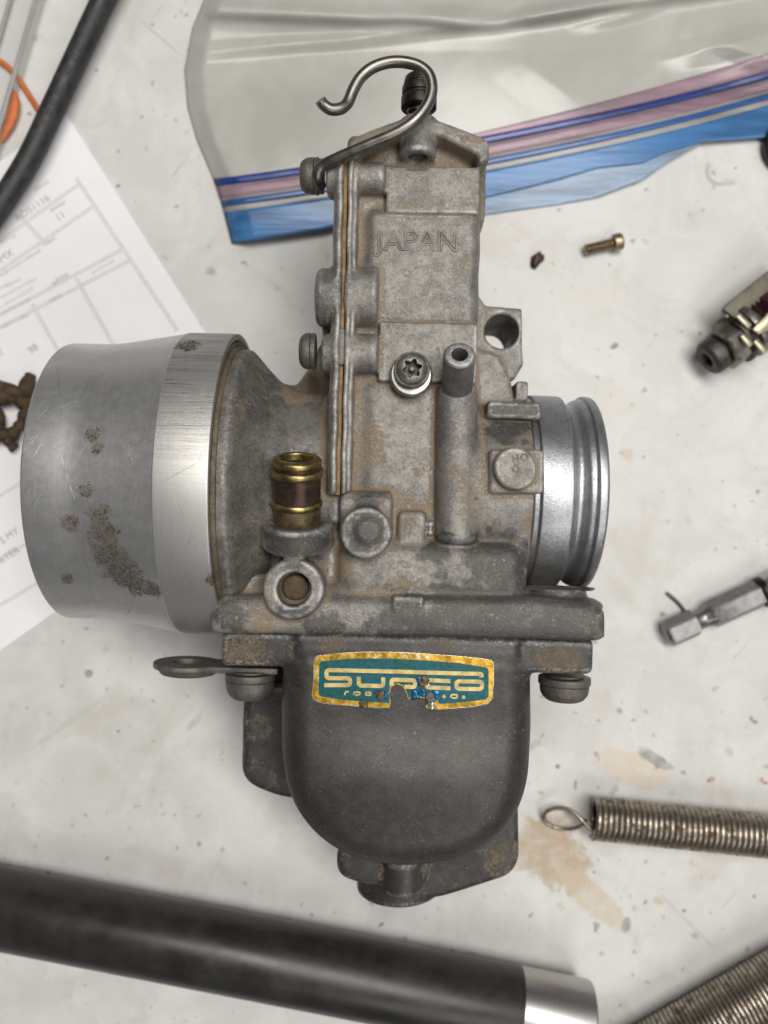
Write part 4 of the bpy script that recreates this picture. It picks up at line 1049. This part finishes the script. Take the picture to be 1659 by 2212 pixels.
def sheet(name, top, bot, mat, parent, nx=90, ny=30, dz=0.0, x1=1900, th=.12):
    V = []; Q = []
    for j in range(ny + 1):
        v = j / ny
        for i in range(nx + 1):
            u = i / nx; x = 400 + u * (x1 - 400)
            for _ in range(3):
                y = top(x) + (bot(x) - top(x)) * v; x = left(y) + u * (x1 - left(y))
            V.append(tuple(P(x, y, bagz(x, y) + dz) - bo))
    for j in range(ny):
        for i in range(nx):
            a = j * (nx + 1) + i; Q.append((a + nx + 1, a + nx + 2, a + 1, a))
    o = link(name, mesh_np(name, V, Q), mat, parent)
    md = o.modifiers.new("thickness", 'SOLIDIFY'); md.thickness = th * S; md.offset = -1
    return o
bo = P(480, 300, 0); bag = empty("zip_bag", (bo.x, bo.y, 0)); tag(bag, "clear plastic zip bag with blue and pink seal lying behind the carburettor", "zip bag")
sheet("bag_film", lambda x: -110, lambda x: lA(x) - 4, M_film, bag, 260, 90)
def band(name, fa_, fb_, mat, dz, th=.3): return sheet(name, fa_, fb_, mat, bag, 100, 3, dz, th=th)
band("zip_strip", lambda x: lA(x) - 4 - max(0, (x - 760)) * .045, lambda x: lA(x) - 3, M_zp, .15)
band("zip_strip", lambda x: lA(x) - 5, lambda x: lA(x) + 10, M_zb, .5, .6)
band("zip_strip", lambda x: lA(x) + 9, lambda x: lB(x) - 3, M_zc, .1)
band("zip_strip", lambda x: lA(x) + 14, lambda x: lA(x) + 14 + (lB(x) - lA(x) - 18) * .75, M_zp, .25)
band("zip_strip", lambda x: lB(x) - 4, lambda x: lB(x) + 7, M_zb2, .5, .6)
band("zip_strip", lambda x: lB(x) + 6, lambda x: lB(x) + 22, M_zc, .1)
def lM(x): return lE(x) - (max(0, x - 700) * .11 if x < 1290 else 65 * max(0, 1 - (x - 1290) / 230))
sheet("bag_lip", lambda x: lB(x) + 21, lambda x: lM(x), M_lip, bag, 100, 10, .12)
sheet("bag_lip", lambda x: lB(x) + 30, lambda x: max(lE(x), lB(x) + 32), M_lip2, bag, 100, 10, -.35)

# ---- clear bin, orange cord, scraps
M_clear = Mat("clear_plastic"); M_clear.set(Base_Color=(.80, .80, .78), Roughness=.12, Alpha=.28, Normal=M_clear.bump(M_clear.noise(.15, 3), .1, .3)); M_clear = M_clear.mat
w0 = P(94, -62, 4); w1 = P(-22, 340, 4); wd = (w1 - w0).normalized(); bc = empty("clear_tray", (w0.x, w0.y, 0)); tag(bc, "clear plastic tray with a thin rim cut off by the upper left corner", "tray")
bm4 = Matrix.Rotation(math.atan2(wd.y, wd.x), 4, 'Z')
M_lipc = simple("tray_rim_plastic", (.36, .37, .36), .25, 0, .1, .5, 0, Alpha=.8)
box("tray_wall", (24, 0, 2.2), (40, .35, 1.8), M_clear, bc, .15, bm4); box("tray_rim", (24, .1, 4.1), (40, .55, .3), M_lipc, bc, .15, bm4)
box("tray_floor", (24, -26, .8), (40, 25.5, .3), M_clear, bc, .1, bm4)
box("tray_rim", (24, -7.5, 1.6), (40, .5, .45), M_lipc, bc, .2, bm4)
M_or = simple("orange_cord", (.55, .14, .035), .55, 0, .2, .5, .1)
cord = sweep("power_lead", spline([P(-60, 118, 1.5), P(-20, 124, 1.5), P(8, 138, 1.4), P(36, 165, 1.2), P(62, 204, 1.0), P(87, 243, .9), P(100, 264, .9)], 8), .72, M_or, None, 14); tag(cord, "thin orange cable disappearing under the black hose", "cable")
pad = sweep("orange_strap", spline([P(22, 196, 1.6), P(31, 214, 1.8), P(29, 240, 1.8), P(19, 268, 1.6), P(2, 296, 1.4), P(-20, 318, 1.2)], 8), lambda t: .5 + 1.0 * math.sin(math.pi * min(1, .12 + t * .8)), M_or, None, 14, flat=.6); tag(pad, "curved flat orange strap at the left edge beside the clear tray", "strap")
M_leaf = simple("rusty_brown", (.075, .048, .026), .8, .15, .6, .5, .6)
rp = empty("rusty_chain", (P(30, 890, 0).x, P(30, 890, 0).y, 0)); tag(rp, "rusty brown twisted metal scrap poking out left of the bell mouth", "rusty scrap")
ro = P(30, 890, 0)
def rl(pts, r_): 
    return sweep("rusty_link", [Vector((p.x - ro.x, p.y - ro.y, p.z)) for p in spline([P(*q_) for q_ in pts], 5)], lambda t: r_ * (.75 + .45 * abs(math.sin(7 * t + r_ * 9))), M_leaf, rp, 10)
rl([(-40, 815, 3.2), (0, 838, 3.6), (30, 846, 4), (52, 848, 4), (60, 828, 4), (66, 812, 3)], 1.7); rl([(-30, 862, 3.5), (10, 856, 3.6), (40, 862, 3), (56, 868, 2.6)], 2.0); rl([(55, 862, 3), (58, 885, 3), (50, 905, 3), (42, 922, 2.5)], 1.5); rl([(-40, 950, 2.5), (0, 938, 3), (30, 935, 3), (44, 938, 2.6)], 1.7); rl([(10, 940, 2.5), (22, 958, 2), (34, 970, 1.6)], 1.3); rl([(-20, 840, 3), (-10, 890, 3), (0, 950, 3)], 1.8)
grm = lathe("dark_grommet", fillet([(0, 2.2), (0, 7.0), (3.5, 7.0), (3.5, 2.2)], 1.2, 4), M_black, None, tuple(P(1700, 322, 0)), (0, 0, 1), 40); tag(grm, "dark round rubber piece half hidden at the right edge below the bag", "grommet")
M_scrap = Mat("clear_scrap"); M_scrap.set(Base_Color=(.75, .76, .74), Roughness=.1, Alpha=.22); M_scrap = M_scrap.mat
sc_ = sweep("plastic_curl", spline([P(1536, 350, .6), P(1533, 368, .9), P(1540, 384, 1.1), P(1556, 391, 1.2), P(1575, 390, .9), P(1590, 392, .6)], 6), .65, M_scrap, None, 8, flat=.5); tag(sc_, "clear plastic curl on the bench below the bag corner", "plastic scrap")
M_cu = simple("copper_flake", (.56, .36, .28), .5, .4, .3)
for (x, y, an, ln, lab) in ((1537, 1685, 30, 1.7, "copper shaving above the spring, left one of the three"), (1629, 1556, -45, 2.0, "copper shaving highest and farthest from the spring"), (1651, 1688, -40, 1.8, "copper shaving touching the right edge above the spring")):
    w = P(x, y, .5); d = Vector((math.cos(R(an)), math.sin(R(an)), 0))
    o = sweep("copper_shaving", spline([w - d * ln * .5, w + Vector((0, 0, .3)), w + d * ln * .5], 5), .33, M_cu, None, 6, flat=.3); tag(o, lab, "shaving", "copper shavings")
